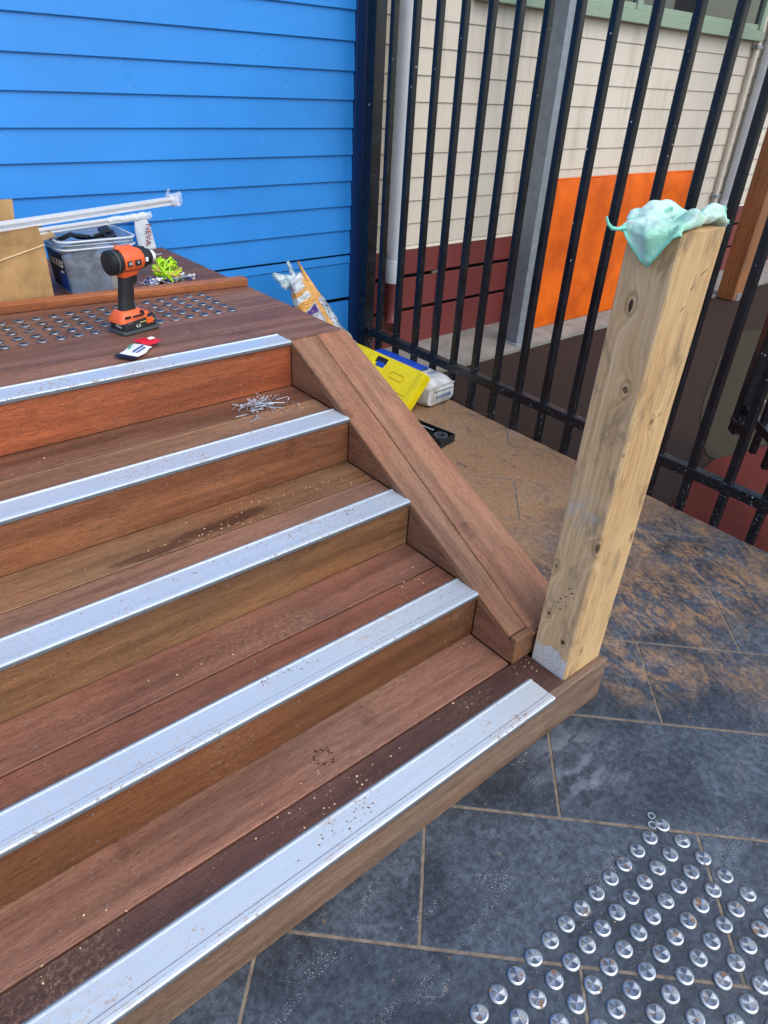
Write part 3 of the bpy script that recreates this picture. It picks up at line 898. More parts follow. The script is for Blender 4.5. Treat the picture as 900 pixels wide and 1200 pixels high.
for k in range(4):
    zt = TZ[k]
    gap = 0.0022
    yb = RY[k + 1] - 0.001
    b1 = sbox('tread_board', XL, XS - 0.001, JOINT[k] + gap, yb + 0.02, zt - 0.021, zt - 0.0005, TBC[k])
    xr = 0.050 if k == 0 else XS - 0.001
    b2 = sbox('tread_board', XL, xr, RY[k] + 0.022, JOINT[k] - gap, zt - 0.021, zt - 0.001, TFC[k])
    for x in SX:
        screw(b1, x - 0.03, JOINT[k] + 0.030, zt, 'z')
        screw(b1, x - 0.03, yb - 0.030, zt, 'z')
        screw(b2, x - 0.03, JOINT[k] - 0.022, zt - 0.0005, 'z')
# landing boards
LYJ = [1.485, 1.637, 1.832, 2.02, 2.205, 2.395, 2.585, 2.803]
LCOL = [(144, 104, 88), (136, 96, 82), (142, 102, 86), (134, 94, 80), (116, 82, 68), (108, 76, 62), (112, 78, 64)]
for i, (a, b_) in enumerate(zip(LYJ, LYJ[1:])):
    bo = sbox('landing_board', XL, 0.196, a + 0.0022, b_ - 0.0022, TZ[4] - 0.022, TZ[4] - (0.0005 if i % 2 else 0.0012), LCOL[i])
    for x in SX + [0.165]:
        screw(bo, x, a + 0.03, TZ[4], 'z')
        screw(bo, x, b_ - 0.03, TZ[4], 'z')
sbox('landing_fascia', 0.174, 0.195, 1.49, 2.80, 0.45, TZ[4] - 0.0235, (112, 76, 62), WY)
sbox('landing_fascia', 0.174, 0.195, 1.49, 2.80, 0.22, 0.447, (118, 80, 62), WY)
sbox('landing_fascia', 0.174, 0.195, 1.49, 2.80, 0.002, 0.217, (110, 74, 60), WY)
# loose batten fixed across the landing
cl = sbox('landing_batten', -2.3, 0.205, -0.024, 0.024, TZ[4] + 0.0005, TZ[4] + 0.027, (172, 110, 72))
cl.location = Vector((-1.05, 2.195, TZ[4] + 0.0138)) - st.location
cl.rotation_euler = (0, 0, R(-4.6))
cl.location.y = 2.195 - st.location.y - 0.0 
# stainless studs on the landing
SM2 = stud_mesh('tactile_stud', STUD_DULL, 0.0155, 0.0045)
for j in range(-20, 1):
    for i in range(5):
        if j in (-4, -3) and i == 9: continue
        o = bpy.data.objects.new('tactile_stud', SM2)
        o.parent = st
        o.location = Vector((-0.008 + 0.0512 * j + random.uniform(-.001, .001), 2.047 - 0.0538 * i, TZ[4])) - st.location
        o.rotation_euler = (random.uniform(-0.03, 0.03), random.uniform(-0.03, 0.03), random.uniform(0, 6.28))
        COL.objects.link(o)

# aluminium nosings: profile with back lip, flat plate, groove and rounded front lip
def nosing(k):
    y, z = RY[k] - 0.002, TZ[k]
    d = 0.076
    prof = [(y + d, z - 0.001), (y + d, z + 0.0045), (y + d - 0.004, z + 0.0048), (y + d - 0.0045, z + 0.0030), (y + 0.0185, z + 0.0030),
            (y + 0.0182, z + 0.0012), (y + 0.0165, z + 0.0012), (y + 0.0162, z + 0.0046), (y + 0.0085, z + 0.0048), (y + 0.0082, z + 0.0022), (y + 0.0070, z + 0.0022),
            (y + 0.0068, z + 0.0046), (y + 0.0000, z + 0.0040), (y - 0.0022, z + 0.0030), (y - 0.0028, z + 0.0012), (y - 0.0028, z - 0.0070), (y + 0.0002, z - 0.0072),
            (y + 0.0012, z - 0.0008)]
    o = prism('nosing', prof, 'x', XL, XS - 0.0025, ALU, st)
    o.location = o.location - st.location
    o2 = box('groove_insert', XL + 0.001, XS - 0.004, y + 0.0166, y + 0.0181, z + 0.0012, z + 0.0021, ALU_DARK, o, 0)
    o2.location = o2.location - st.location - o.location
    o4 = box('front_shade_strip', XL + 0.001, XS - 0.0030, y - 0.0040, y - 0.0029, z - 0.0068, z + 0.0006, ALU_DARK, o, 0.0003)  # added dark strip, painting in the dimmer light on the upright front
    o4.location = o4.location - st.location - o.location
    o3 = box('rear_lip_and_shade', XL + 0.001, XS - 0.0025, y + d + 0.0002, y + d + 0.0052, z - 0.001, z + 0.0028, ALU_DARK, o, 0.0006)  # dark grey of the lip also paints in the shaded gap
    o3.location = o3.location - st.location - o.location
for k in range(5): nosing(k)

# sloping side: side panels, two cap boards, end piece
SL = (TZ[4] - TZ[1]) / (RY[4] - RY[1])
def pitch(y): return TZ[1] + SL * (y - RY[1])
ps = [(150, 108, 94), (140, 100, 86), (146, 104, 86), (152, 110, 90)]
for k in range(4):
    ya = 0.483 if k == 0 else RY[k] + 0.0005
    yb = RY[k + 1] - 0.0005
    pts = [(ya, TZ[k] + 0.0008), (yb, TZ[k] + 0.0008), (yb, pitch(yb) - 0.018), (ya, pitch(ya) - 0.018)]
    if k > 0:
        ya2 = RY[k] + 0.0015
        pts[0] = (ya2, TZ[k] + 0.0008); pts[3] = (ya2, max(TZ[k] + 0.002, pitch(ya2) - 0.018))
    o = prism('side_panel', pts, 'x', XS, XS + 0.018, WY, st, bev=0.001, color=lin(ps[k]))
    o.location = o.location - st.location
    for (fy, fz) in ((0.62, 0.12), (0.86, 0.12), (0.86, 0.6)):
        yy = ya + (yb - ya) * fy; z0_ = TZ[k] + 0.02
        zz = z0_ + (pitch(yy) - 0.03 - z0_) * fz
        screw(o, XS - 0.0004, yy, zz, '-x')
def cap_board(name, xl0, xr0, xl1, xr1, ya, yb, off, th, srgb):
    """board in the pitch plane; index 0 at the low end (ya), 1 at the high end (yb); local Y runs up the slope"""
    ang = math.atan(SL)
    c = Vector(((xl0 + xr1) / 2, (ya + yb) / 2, pitch((ya + yb) / 2) + off))
    hl = (yb - ya) / 2 / math.cos(ang)
    bm = bmesh.new()
    xs_ = [(xl0, -hl), (xr0, -hl), (xr1, hl), (xl1, hl)]
    top = [bm.verts.new((x - c.x, y, 0)) for x, y in xs_]
    bot = [bm.verts.new((x - c.x, y, -th)) for x, y in xs_]
    # plumb cut at the top end so that it meets the landing
    for v in (bot[2], bot[3]): v.co.y += th * SL * 0.0
    bm.faces.new(top); bm.faces.new(bot[::-1])
    for i in range(4):
        bm.faces.new((top[i], bot[i], bot[(i + 1) % 4], top[(i + 1) % 4]))
    bmesh.ops.recalc_face_normals(bm, faces=bm.faces)
    bmesh.ops.bevel(bm, geom=list(bm.edges), offset=0.0016, segments=2, affect='EDGES')
    o = from_bm(name, bm, WY, st, c, (ang, 0, 0), color=lin(srgb))
    o.location = o.location - st.location
    return o
c1 = cap_board('cap_board', XS - 0.003, 0.046, XS - 0.003, 0.083, 0.487, 1.466, 0.002, 0.019, (156, 116, 94))
c2 = cap_board('cap_board', 0.0466, 0.207, 0.0836, 0.193, 0.462, 1.466, 0.0038, 0.021, (172, 126, 102))
for bd, xs_, ys_ in ((c1, (0.02, 0.03), (0.55, 0.8, 1.1, 1.42)), (c2, (0.10, 0.15), (0.72, 1.05, 1.40))):
    for yy in ys_:
        o = bpy.data.objects.new('screw', SCREW); o.parent = bd
        o.location = (xs_[0] + st.location.x * 0 - (bd.location.x + st.location.x), (yy - (bd.location.y + st.location.y)) / math.cos(math.atan(SL)), 0.0003)
        COL.objects.link(o)
# end piece at the foot of the slope
pts = [(0.466, TZ[0] + 0.0008), (0.4845, TZ[0] + 0.0008), (0.4845, 0.222), (0.466, 0.222)]
o = prism('end_board', [(XS + 0.0005, TZ[0] + 0.0008), (0.205, TZ[0] + 0.0008), (0.205, 0.2205), (XS + 0.0005, 0.2205)], 'y', 0.466, 0.4855, WX, st, bev=0.0015, color=lin((140, 104, 80)))
o.location = o.location - st.location
# outer cheek board under the cap (seen only from the other side)
pts = [(0.352, 0.002), (1.488, 0.002), (1.488, pitch(1.488) - 0.016), (0.49, pitch(0.49) - 0.016), (0.46, 0.137), (0.352, 0.137)]
o = prism('outer_cheek', [(0.460, 0.002), (1.486, 0.002), (1.486, pitch(1.486) - 0.018), (0.490, pitch(0.490) - 0.018), (0.460, 0.137)], 'x', 0.184, 0.203, WY, st, bev=0.001, color=lin((130, 90, 72)))
o.location = o.location - st.location
# bottom step closing board behind the post, right end
o = sbox('step_end_board', 0.188, 0.206, 0.349, 0.458, 0.001, 0.118, (138, 108, 90), WY)

# ================================================================== newel post and cloth
po = empty('timber_newel_post', 'thick rough sawn pine post standing at the foot of the stairs', 'post', (0.128, 0.402, 0.12))
bm = bmesh.new()
NZp = 40
x0, x1, y0, y1 = 0.052, 0.2035, 0.3495, 0.4565
rings = []
for k in range(NZp + 1):
    z = 0.119 + (1.200 - 0.119) * k / NZp
    j = 0.0009 * mnoise.noise((0.3, 0.7, z * 9))
    j2 = 0.0009 * mnoise.noise((4.3, 1.7, z * 9))
    ch = 0.004 + 0.002 * mnoise.noise((9.3, 1.7, z * 6))
    ch2 = 0.006 + 0.003 * mnoise.noise((2.3, 5.7, z * 6))
    lean = 0.006 * (z - 0.12)
    ring = [(x0 + ch + j, y0 + j2), (x1 - ch2 + j2, y0 + j2), (x1 + j2, y0 + ch2), (x1 + j2, y1 - 0.004), (x1 - 0.004, y1), (x0 + 0.004, y1), (x0 + j, y1 - 0.004), (x0 + j, y0 + ch)]
    rings.append([Vector((x + lean, y, z)) - po.location for x, y in ring])
pb = loft_bm(rings)
po_o = from_bm('shaft', pb, [PINE_OLD, PINE_NEW], po)
for p in po_o.data.polygons:
    if p.normal.y < -0.6 or p.normal.z > 0.5 or p.normal.x > 0.6: p.material_index = 1
# dark stamped marks and checks on the left face
def mark(wy, wz, ly, lz, ang, mat=None, name='stamp_mark'):
    xx = 0.052 + 0.006 * (wz - 0.12) - 0.0006
    b = box_bm(0.0012, ly, lz, 0.0002)
    o = from_bm(name, b, mat or BLACKP, po, Vector((xx, wy, wz)) - po.location, (R(ang), 0, 0))
def mark_px(d):
    return d
BURN = simple('burnt_brown_mark', (56, 38, 30), 0.8, var=0.2)
for wy, wz, ly, lz, a in ((0.4005, 0.3735, 0.007, 0.0016, -14), (0.386, 0.392, 0.008, 0.0020, -40), (0.380, 0.383, 0.003, 0.0014, 10), (0.3965, 0.4005, 0.004, 0.0014, 20), (0.388, 0.4045, 0.004, 0.0014, -20),
                          (0.4125, 0.3605, 0.006, 0.0016, 30), (0.417, 0.3455, 0.007, 0.0017, -62), (0.4065, 0.332, 0.008, 0.0018, -22), (0.394, 0.348, 0.006, 0.0012, -70), (0.399, 0.3585, 0.003, 0.0012, -30)):
    mark(wy, wz, ly, lz, a, BURN)
# knots that stand a little proud or have opened up
for wy, wz, r in ((0.4155, 1.062, 0.0075), (0.383, 0.905, 0.006), (0.4335, 0.299, 0.004), (0.378, 0.244, 0.0055)):
    b = lathe_bm([(r * 1.0, -0.001), (r * 0.98, 0.0006), (r * 0.55, 0.0010), (r * 0.2, 0.0004)], 14, 'x')
    for v in b.verts: v.co.x *= -1; v.co.z *= 1.7 if wz > 1 else 1.15; v.co.y *= 0.55 if wz > 1 else 1.0
    from_bm('knot', b, BURN if wz > 1 or wz < 0.26 else simple('knot_brown', (112, 82, 58), 0.8, var=0.2), po, Vector((0.052 + 0.006 * (wz - .12) - 0.0002, wy, wz)) - po.location, smooth=True)
# drying checks on the front face
for wx, wz, l in ((0.135, 1.10, 0.014), (0.165, 1.125, 0.02), (0.12, 1.062, 0.010), (0.185, 0.53, 0.012), (0.150, 0.84, 0.012)):
    b = box_bm(0.0012, 0.0010, l, 0.0002)
    from_bm('check', b, BURN, po, Vector((wx + 0.006 * (wz - .12), 0.3493, wz)) - po.location, (0, R(random.uniform(20, 75)), 0))

# ---- cloth draped over the post top
clo = empty('mint_cloth', 'mint green microfibre cloth draped over the top of the post', 'cloth', (0.13, 0.40, 1.2))
# the cloth is dropped, slightly bunched, on the post top and left to settle
def settle_cloth():
    n = 46
    sx, sy = 0.245, 0.222
    me = bpy.data.meshes.new('sheet')
    V, V0, F = [], [], []
    ang = R(50)
    for j in range(n + 1):
        for i in range(n + 1):
            u, v = (i / n - 0.5) * sx, (j / n - 0.5) * sy
            x, y = u, v
            z = 0.044 + 0.046 * mnoise.noise((u * 15 + 1.7, v * 15, 0.3)) + 0.016 * mnoise.noise((u * 34, v * 34, 4.3))
            z += 0.030 * math.exp(-((u - 0.03) / 0.03) ** 2 - ((v + 0.02) / 0.05) ** 2)
            wx = 0.146 + x * math.cos(ang) - y * math.sin(ang)
            wy = 0.420 + x * math.sin(ang) + y * math.cos(ang)
            if wy < 0.346:                                   # front corner is folded back under the rest
                t_ = 0.346 - wy
                wy = 0.346 + 0.8 * t_
                z -= 0.012 * min(1, t_ / 0.01)
            if wy > 0.492:                                   # so is the back one
                t_ = wy - 0.492
                wy = 0.492 - 0.8 * t_
                z += 0.010 * min(1, t_ / 0.01)
            V.append((wx, wy, 1.2 + max(z, 0.008))); V0.append((u, v, 0))
    for j in range(n):
        for i in range(n):
            q = j * (n + 1) + i
            F.append((q, q + 1, q + n + 2, q + n + 1))
    me.from_pydata(V, [], F); me.update()
    o = bpy.data.objects.new('sheet', me); COL.objects.link(o)
    col = from_bm('collider', box_bm(0.1535, 0.108, 0.4, 0.004, seg=2), None, None, (0.1345, 0.403, 1.0005))
    cm = col.modifiers.new('c', 'COLLISION')
    col.collision.thickness_outer = 0.002
    col.collision.cloth_friction = 80
    cl_ = o.modifiers.new('cloth', 'CLOTH')
    st_ = cl_.settings
    st_.quality = 5; st_.mass = 0.10
    st_.tension_stiffness = 15; st_.compression_stiffness = 15; st_.shear_stiffness = 6; st_.bending_stiffness = 1.1
    st_.air_damping = 6
    cs_ = cl_.collision_settings
    cs_.distance_min = 0.0022; cs_.use_self_collision = True; cs_.self_distance_min = 0.0022; cs_.friction = 80; cs_.collision_quality = 2
    scene.frame_start = 1; scene.frame_end = 40
    for f_ in range(1, 22):
        scene.frame_set(f_)
    dg = bpy.context.evaluated_depsgraph_get()
    ev = o.evaluated_get(dg).to_mesh()
    pts = [v.co.copy() for v in ev.vertices]
    bpy.data.objects.remove(o); bpy.data.objects.remove(col)
    scene.frame_set(1)
    return pts, F, n
cpts, cF, cn = settle_cloth()
cpts = [p - clo.location for p in cpts]
sheet = new_obj('sheet', cpts, cF, CLOTH, clo, smooth=True)
md = sheet.modifiers.new('thick', 'SOLIDIFY'); md.thickness = 0.0022; md.offset = 0
md = sheet.modifiers.new('soft', 'SUBSURF'); md.levels = 1; md.render_levels = 1
# hem along the edge and the hanging loop
HEM = simple('mint_hem', (130, 214, 190), 0.8, var=0.1)
m_ = cn + 1
loop = [i for i in range(m_)] + [j * m_ + cn for j in range(1, m_)] + [cn * m_ + i for i in range(cn - 1, -1, -1)] + [j * m_ for j in range(cn - 1, -1, -1)]
tube('hem', [tuple(cpts[i]) for i in loop], 0.0019, HEM, clo, 6)
lc = min((cpts[i] for i in loop if cpts[i].z > -0.012), key=lambda p: p.x - p.y * 0.4)
tube('hanging_loop', [tuple(lc + Vector(v)) for v in ((0.004, -0.004, 0), (-0.008, 0.004, -0.003), (-0.018, 0.010, -0.002), (-0.026, 0.015, 0.006), (-0.030, 0.018, 0.017))], [0.004, 0.0036, 0.0034, 0.003, 0.002], HEM, clo, 8)

# ================================================================== things on the landing
ZL = TZ[4]
# ---- cardboard box
cb = empty('cardboard_box', 'open brown cardboard box at the left end of the landing', 'box', (-0.69, 2.36, ZL))
Wb, Db, Hb, tk = 0.46, 0.30, 0.185, 0.004
bm_ = None
box('front_panel', -Wb / 2, Wb / 2, -Db / 2, -Db / 2 + tk, 0.0, Hb, CARD, cb, 0.0008)
box('back_panel', -Wb / 2, Wb / 2, Db / 2 - tk, Db / 2, 0.0, Hb, CARD, cb, 0.0008)
box('side_panel', -Wb / 2, -Wb / 2 + tk, -Db / 2 + tk, Db / 2 - tk, 0.0, Hb, CARD, cb, 0.0008)
box('side_panel', Wb / 2 - tk, Wb / 2, -Db / 2 + tk, Db / 2 - tk, 0.0, Hb, CARD, cb, 0.0008)
box('base_panel', -Wb / 2 + tk, Wb / 2 - tk, -Db / 2 + tk, Db / 2 - tk, 0.0005, tk, CARD, cb, 0)
def flap(pts, th, n):
    bm = bmesh.new()
    nrm = Vector(n) * th
    a = [bm.verts.new(p) for p in pts]; b = [bm.verts.new(Vector(p) + nrm) for p in pts]
    bm.faces.new(a); bm.faces.new(b[::-1])
    m = len(pts)
    for i in range(m): bm.faces.new((a[i], b[i], b[(i + 1) % m], a[(i + 1) % m]))
    return from_bm('flap', bm, CARD, cb)
flap([(-Wb / 2, -Db / 2, Hb), (Wb / 2, -Db / 2, Hb), (Wb / 2 - 0.012, -Db / 2 - 0.010, Hb + 0.055), (-Wb / 2 + 0.1, -Db / 2 - 0.012, Hb + 0.015)], tk, (0, 1, 0))
flap([(-Wb / 2, Db / 2, Hb), (Wb / 2, Db / 2, Hb), (Wb / 2 + 0.012, Db / 2 + 0.012, Hb + 0.085), (-Wb / 2, Db / 2 + 0.01, Hb + 0.085)], tk, (0, -1, 0))
flap([(Wb / 2, -Db / 2 + 0.02, Hb), (Wb / 2, Db / 2 - 0.01, Hb), (Wb / 2 + 0.055, Db / 2 - 0.03, Hb + 0.015), (Wb / 2 + 0.055, -Db / 2 + 0.05, Hb + 0.008)], tk, (0, 0, 1))
tube('tape_edge', [(-Wb / 2, -Db / 2 - 0.001, Hb - 0.10), (0.09, -Db / 2 - 0.0015, Hb - 0.040), (Wb / 2, -Db / 2 - 0.001, Hb - 0.006)], 0.0022, CARD_EDGE, cb, 6)

# ---- translucent tub
tb = empty('clear_plastic_tub', 'clear plastic tub with dark blue label beside the cardboard box', 'tub', (-0.285, 2.315, ZL))
def tubring(hx, hy, r, z): return [Vector((x, y, z)) for x, y in rrect(hx, hy, r, 5)]
outer = [tubring(0.104, 0.088, 0.022, 0.001), tubring(0.108, 0.092, 0.026, 0.006), tubring(0.122, 0.104, 0.03, 0.150), tubring(0.130, 0.112, 0.034, 0.152), tubring(0.130, 0.112, 0.034, 0.160),
         tubring(0.125, 0.107, 0.032, 0.162), tubring(0.126, 0.108, 0.032, 0.176), tubring(0.131, 0.113, 0.034, 0.178), tubring(0.131, 0.113, 0.034, 0.183), tubring(0.122, 0.104, 0.03, 0.184), tubring(0.119, 0.101, 0.028, 0.150), tubring(0.105, 0.089, 0.022, 0.008)]
from_bm('body', loft_bm(outer), TUBM, tb, smooth=True, auto=40)
for zz, hx_, hy_, rr_ in ((0.156, 0.1306, 0.1126, 0.0028), (0.1805, 0.1310, 0.1130, 0.0034), (0.169, 0.1265, 0.1085, 0.0016)):
    lp = [(x, y, zz) for x, y in rrect(hx_, hy_, 0.034, 5)]
    tube('rim', lp + [lp[0]], rr_, TUBRIM, tb, 8)
# label on the left face (navy top, blue foot)
def labelquad(name, y0, y1, z0, z1, mat, off=0.001):
    def P(y, z):
        return (-(0.108 + (z - 0.006) / 0.144 * 0.014) - off, y, z)
    return new_obj(name, [P(y0, z0), P(y1, z0), P(y1, z1), P(y0, z1), tuple(Vector(P(y0, z0)) + Vector((0.0006, 0, 0))), tuple(Vector(P(y1, z0)) + Vector((0.0006, 0, 0))), tuple(Vector(P(y1, z1)) + Vector((0.0006, 0, 0))), tuple(Vector(P(y0, z1)) + Vector((0.0006, 0, 0)))],
                   [(0, 1, 2, 3), (7, 6, 5, 4), (0, 4, 5, 1), (1, 5, 6, 2), (2, 6, 7, 3), (3, 7, 4, 0)], mat, tb)
labelquad('label', -0.078, 0.074, 0.012, 0.140, NAVYP)
labelquad('label_band', -0.077, 0.00, 0.013, 0.072, BLUEP, 0.0018)
text_mesh('lettering', 'PACKERS', 0.031, WHITEP, tb, (-0.1225, -0.018, 0.104), (R(84.5), 0, R(-90)), 0.0003)
text_mesh('lettering', 'plastic', 0.012, WHITEP, tb, (-0.1195, -0.058, 0.079), (R(84.5), 0, R(-90)), 0.0003)
# packers and dark bits inside the tub, each lying in the tub
rng = random.Random(3)
for q in range(30):
    lx, ly, lz = rng.uniform(0.05, 0.085), rng.uniform(0.035, 0.06), rng.uniform(0.006, 0.014)
    mat = [NAVYP, BLACKP, GREYP, GREYP, NAVYP, GREYP][q % 6] if q < 18 else [BLACKP, NAVYP][q % 2]
    o = from_bm('plastic_packer', box_bm(lx, ly, lz, 0.001), mat, None,
                (tb.location.x + rng.uniform(-0.075, 0.075), tb.location.y + rng.uniform(-0.05, 0.05), ZL + 0.020 + 0.0058 * q), (rng.uniform(-0.5, 0.5), rng.uniform(-0.5, 0.5), rng.uniform(0, 3)))
    tag(o, 'small flat plastic packer heaped inside the clear tub', 'packer', 'packers in the tub')
o = from_bm('cardboard_sheet', box_bm(0.075, 0.003, 0.11, 0.0006), CARD, None, (-0.215, 2.232, ZL + 0.064), (R(-4), 0, 0))
tag(o, 'piece of brown cardboard standing inside the clear tub', 'cardboard')

# ---- two long pale extrusions lying across box and tub
def extrusion(a, b_, w, h, label, nm='aluminium_extrusion'):
    a, b_ = Vector(a), Vector(b_)
    d = b_ - a; L = d.length
    prof = [(-w, 0), (-w, h * 0.22), (w * 0.4, h * 0.22), (w * 0.4, h * 0.66), (-w, h * 0.66), (-w, h), (w, h), (w, 0)]
    bm = loft_bm([[Vector((0, y, z)) for y, z in prof], [Vector((L, y, z)) for y, z in prof]])
    root = empty(nm, label, 'extrusion', a, d.to_track_quat('X', 'Z').to_euler(), 'extrusions across the box')
    from_bm('profile', bm, ALU_BRIGHT, root)
    return root, L
e1, L1 = extrusion((-0.80, 2.30, 0.893), (0.125, 2.47, 0.928), 0.011, 0.026, 'longer white aluminium extrusion lying across box and tub against blue wall')
# crumpled clear film at its right end
bm = bmesh.new()
rg = []
for k in range(9):
    t = k / 8
    rg.append([Vector((L1 - 0.03 + 0.055 * t, (0.016 + 0.004 * mnoise.noise((k, i, 0.3))) * math.cos(i * math.pi / 5) * (1 - 0.3 * t), 0.014 + (0.022 + 0.012 * mnoise.noise((k * 0.7, i * 0.9, 4.1))) * math.sin(i * math.pi / 5) * (1 + 0.2 * t))) for i in range(10)])
from_bm('film_wrap', loft_bm(rg, False), FILM, e1, smooth=True)
tail = [[Vector((L1 - 0.035 + 0.003 * k, 0.012 * (1 - 0.1 * k) * s_, 0.030 + 0.007 * k + 0.003 * mnoise.noise((k, s_, 1)))) for s_ in (-1, -0.3, 0.3, 1)] for k in range(5)]
bm = bmesh.new()
vv = [[bm.verts.new(v) for v in r] for r in tail]
for a, b_ in zip(vv, vv[1:]):
    for i in range(3): bm.faces.new((a[i], a[i + 1], b_[i + 1], b_[i]))
tl = from_bm('film_tail', bm, FILM, e1, smooth=True)
md = tl.modifiers.new('thick', 'SOLIDIFY'); md.thickness = 0.0006
e2, L2 = extrusion((-0.80, 2.25, 0.880), (-0.035, 2.38, 0.902), 0.009, 0.017, 'shorter white aluminium extrusion in film, lying in front of the longer one')
rg = []
for k in range(14):
    t = k / 13
    rg.append([Vector((L2 - 0.16 + 0.175 * t, (0.012 + 0.003 * mnoise.noise((k, i, 2.3))) * math.cos(i * math.pi / 5), 0.008 + (0.013 + 0.006 * mnoise.noise((k * 0.7, i * 0.9, 7.1))) * math.sin(i * math.pi / 5))) for i in range(10)])
from_bm('film_wrap', loft_bm(rg, False), FILM, e2, smooth=True)

# ---- clear packet with red letters standing behind the tub
pk = empty('clear_lettered_packet', 'clear plastic packet with red letters standing behind the tub', 'packet', (0.118, 2.775, ZL))
rg = []
for k in range(13):
    t = k / 12
    w = 0.040 * (1 - 0.12 * t - 0.9 * max(0, t - 0.55) ** 1.3)
    cx = -0.018 * t
    rg.append([Vector((cx + w * math.cos(i * math.pi / 8), (0.012 * (1 - t) + 0.003) * math.sin(i * math.pi / 8) + 0.003 * mnoise.noise((i, k * 0.5, 1)), 0.001 + 0.140 * t)) for i in range(16)])
WHFILM = simple('milky_film', (206, 216, 224), 0.25, var=0.1, scale=40, bump=0.4)
from_bm('bag', loft_bm(rg), WHFILM, pk, smooth=True)
text_mesh('lettering', 'NEVA', 0.036, MAROONPR, pk, (0.002, -0.0190, 0.066), (R(85), R(97), 0), 0.0003, 0.95, 1.0)

# ---- impact driver
dr = empty('impact_driver', 'orange and black cordless impact driver standing on its battery', 'power drill', (-0.358, 1.806, ZL + 0.0005), (0, 0, R(14)))
HX, HZ = 0.005, 0.203
lathe('rear_cap', [(0.012, -0.074), (0.024, -0.072), (0.0305, -0.062), (0.032, -0.040), (0.0325, -0.030)], BLACKP, dr, (HX, 0, HZ), axis='x')
body = lathe_bm([(0.0325, -0.030), (0.0335, -0.020), (0.0330, 0.010), (0.0300, 0.034), (0.0265, 0.042)], 28, 'x')
from_bm('housing', body, ORANGEP, dr, (HX, 0, HZ), smooth=True, auto=40)
lathe('gear_case', [(0.0262, 0.0422), (0.0262, 0.050), (0.0225, 0.062), (0.0215, 0.074), (0.0165, 0.080)], BLACKP, dr, (HX, 0, HZ), axis='x')
lathe('chuck_ring', [(0.0135, 0.0802), (0.0145, 0.083), (0.0145, 0.091), (0.0115, 0.094)], WHITEP, dr, (HX, 0, HZ), axis='x', seg=18)
lathe('driver_bit', [(0.0034, 0.094), (0.0034, 0.110), (0.0022, 0.112), (0.0022, 0.122), (0.0008, 0.127)], STEEL, dr, (HX, 0, HZ), axis='x', seg=10)
def loftsec(name, secs, mat, auto=45):
    rg = []
    for (cx, z, hx, hy, r, tilt) in secs:
        rg.append([Vector((cx + x, y, z + x * tilt)) for x, y in rrect(hx, hy, r, 4)])
    return from_bm(name, loft_bm(rg), mat, dr, smooth=True, auto=auto)
loftsec('housing_skirt', [(-0.004, 0.186, 0.036, 0.0275, 0.012, 0), (-0.002, 0.172, 0.034, 0.0235, 0.012, 0.05), (0.0, 0.162, 0.028, 0.0195, 0.012, 0.12)], ORANGEP)
loftsec('handle', [(-0.006, 0.168, 0.0215, 0.0175, 0.013, 0.1), (-0.009, 0.140, 0.0215, 0.0172, 0.013, 0.06), (-0.014, 0.105, 0.0225, 0.0180, 0.014, 0), (-0.018, 0.075, 0.0235, 0.0175, 0.014, 0), (-0.020, 0.056, 0.030, 0.022, 0.014, 0)], BLACKP)
loftsec('trigger', [(0.0185, 0.166, 0.008, 0.0085, 0.006, 0), (0.0215, 0.150, 0.0085, 0.0085, 0.006, 0), (0.0165, 0.134, 0.007, 0.008, 0.006, 0)], BLACKP)
loftsec('foot_housing', [(-0.012, 0.0385, 0.056, 0.036, 0.012, 0.08), (-0.012, 0.047, 0.054, 0.035, 0.013, 0.08), (-0.018, 0.060, 0.040, 0.028, 0.013, 0.05), (-0.020, 0.066, 0.030, 0.022, 0.012, 0)], ORANGEP)
loftsec('battery', [(0.0, 0.012, 0.060, 0.038, 0.012, 0), (0.0, 0.030, 0.060, 0.038, 0.012, 0), (-0.002, 0.040, 0.056, 0.035, 0.012, 0.05)], BLACKP)
loftsec('rubber_bumper', [(0.0, 0.0, 0.060, 0.037, 0.012, 0), (0.0, 0.003, 0.066, 0.043, 0.014, 0), (0.0, 0.0112, 0.0655, 0.0425, 0.014, 0)], GREYP)
for xx in (-0.064, -0.056, -0.048, -0.040):
    lathe('cooling_rib', [(0.0305 + 0.0008 * (xx + 0.07) * 100, xx), (0.0325 + 0.0005 * (xx + 0.07) * 100, xx + 0.0012), (0.0325 + 0.0005 * (xx + 0.07) * 100, xx + 0.0038), (0.0305 + 0.0008 * (xx + 0.07) * 100, xx + 0.005)], GREYP if xx == -0.048 else BLACKP, dr, (HX, 0, HZ), axis='x')
loftsec('top_ridge', [(-0.002, 0.2375, 0.030, 0.0100, 0.006, -0.06), (-0.002, 0.2455, 0.026, 0.0070, 0.005, -0.06)], ORANGEP)
loftsec('nose_clip', [(0.052, 0.226, 0.018, 0.0080, 0.004, -0.18), (0.054, 0.236, 0.015, 0.0060, 0.004, -0.18)], BLACKP)
box('belt_hook', -0.030, 0.012, -0.0445, -0.0405, 0.050, 0.056, BLACKP, dr, 0.0015)
box('belt_hook', 0.004, 0.012, -0.0445, -0.030, 0.0562, 0.064, BLACKP, dr, 0.0015)
box('side_seam', -0.040, 0.036, -0.0300, -0.0285, 0.1795, 0.1815, BLACKP, dr, 0.0004)
box('nose_badge', 0.050, 0.060, -0.0296, -0.0262, HZ - 0.006, HZ + 0.006, WHITEP, dr, 0.001)
box('battery_window', -0.050, -0.030, -0.0392, -0.0372, 0.030, 0.037, GREYP, dr, 0.0006)
box('foot_badge', -0.052, -0.032, -0.0358, -0.0338, 0.0465, 0.0545, BLACKP, dr, 0.0006)
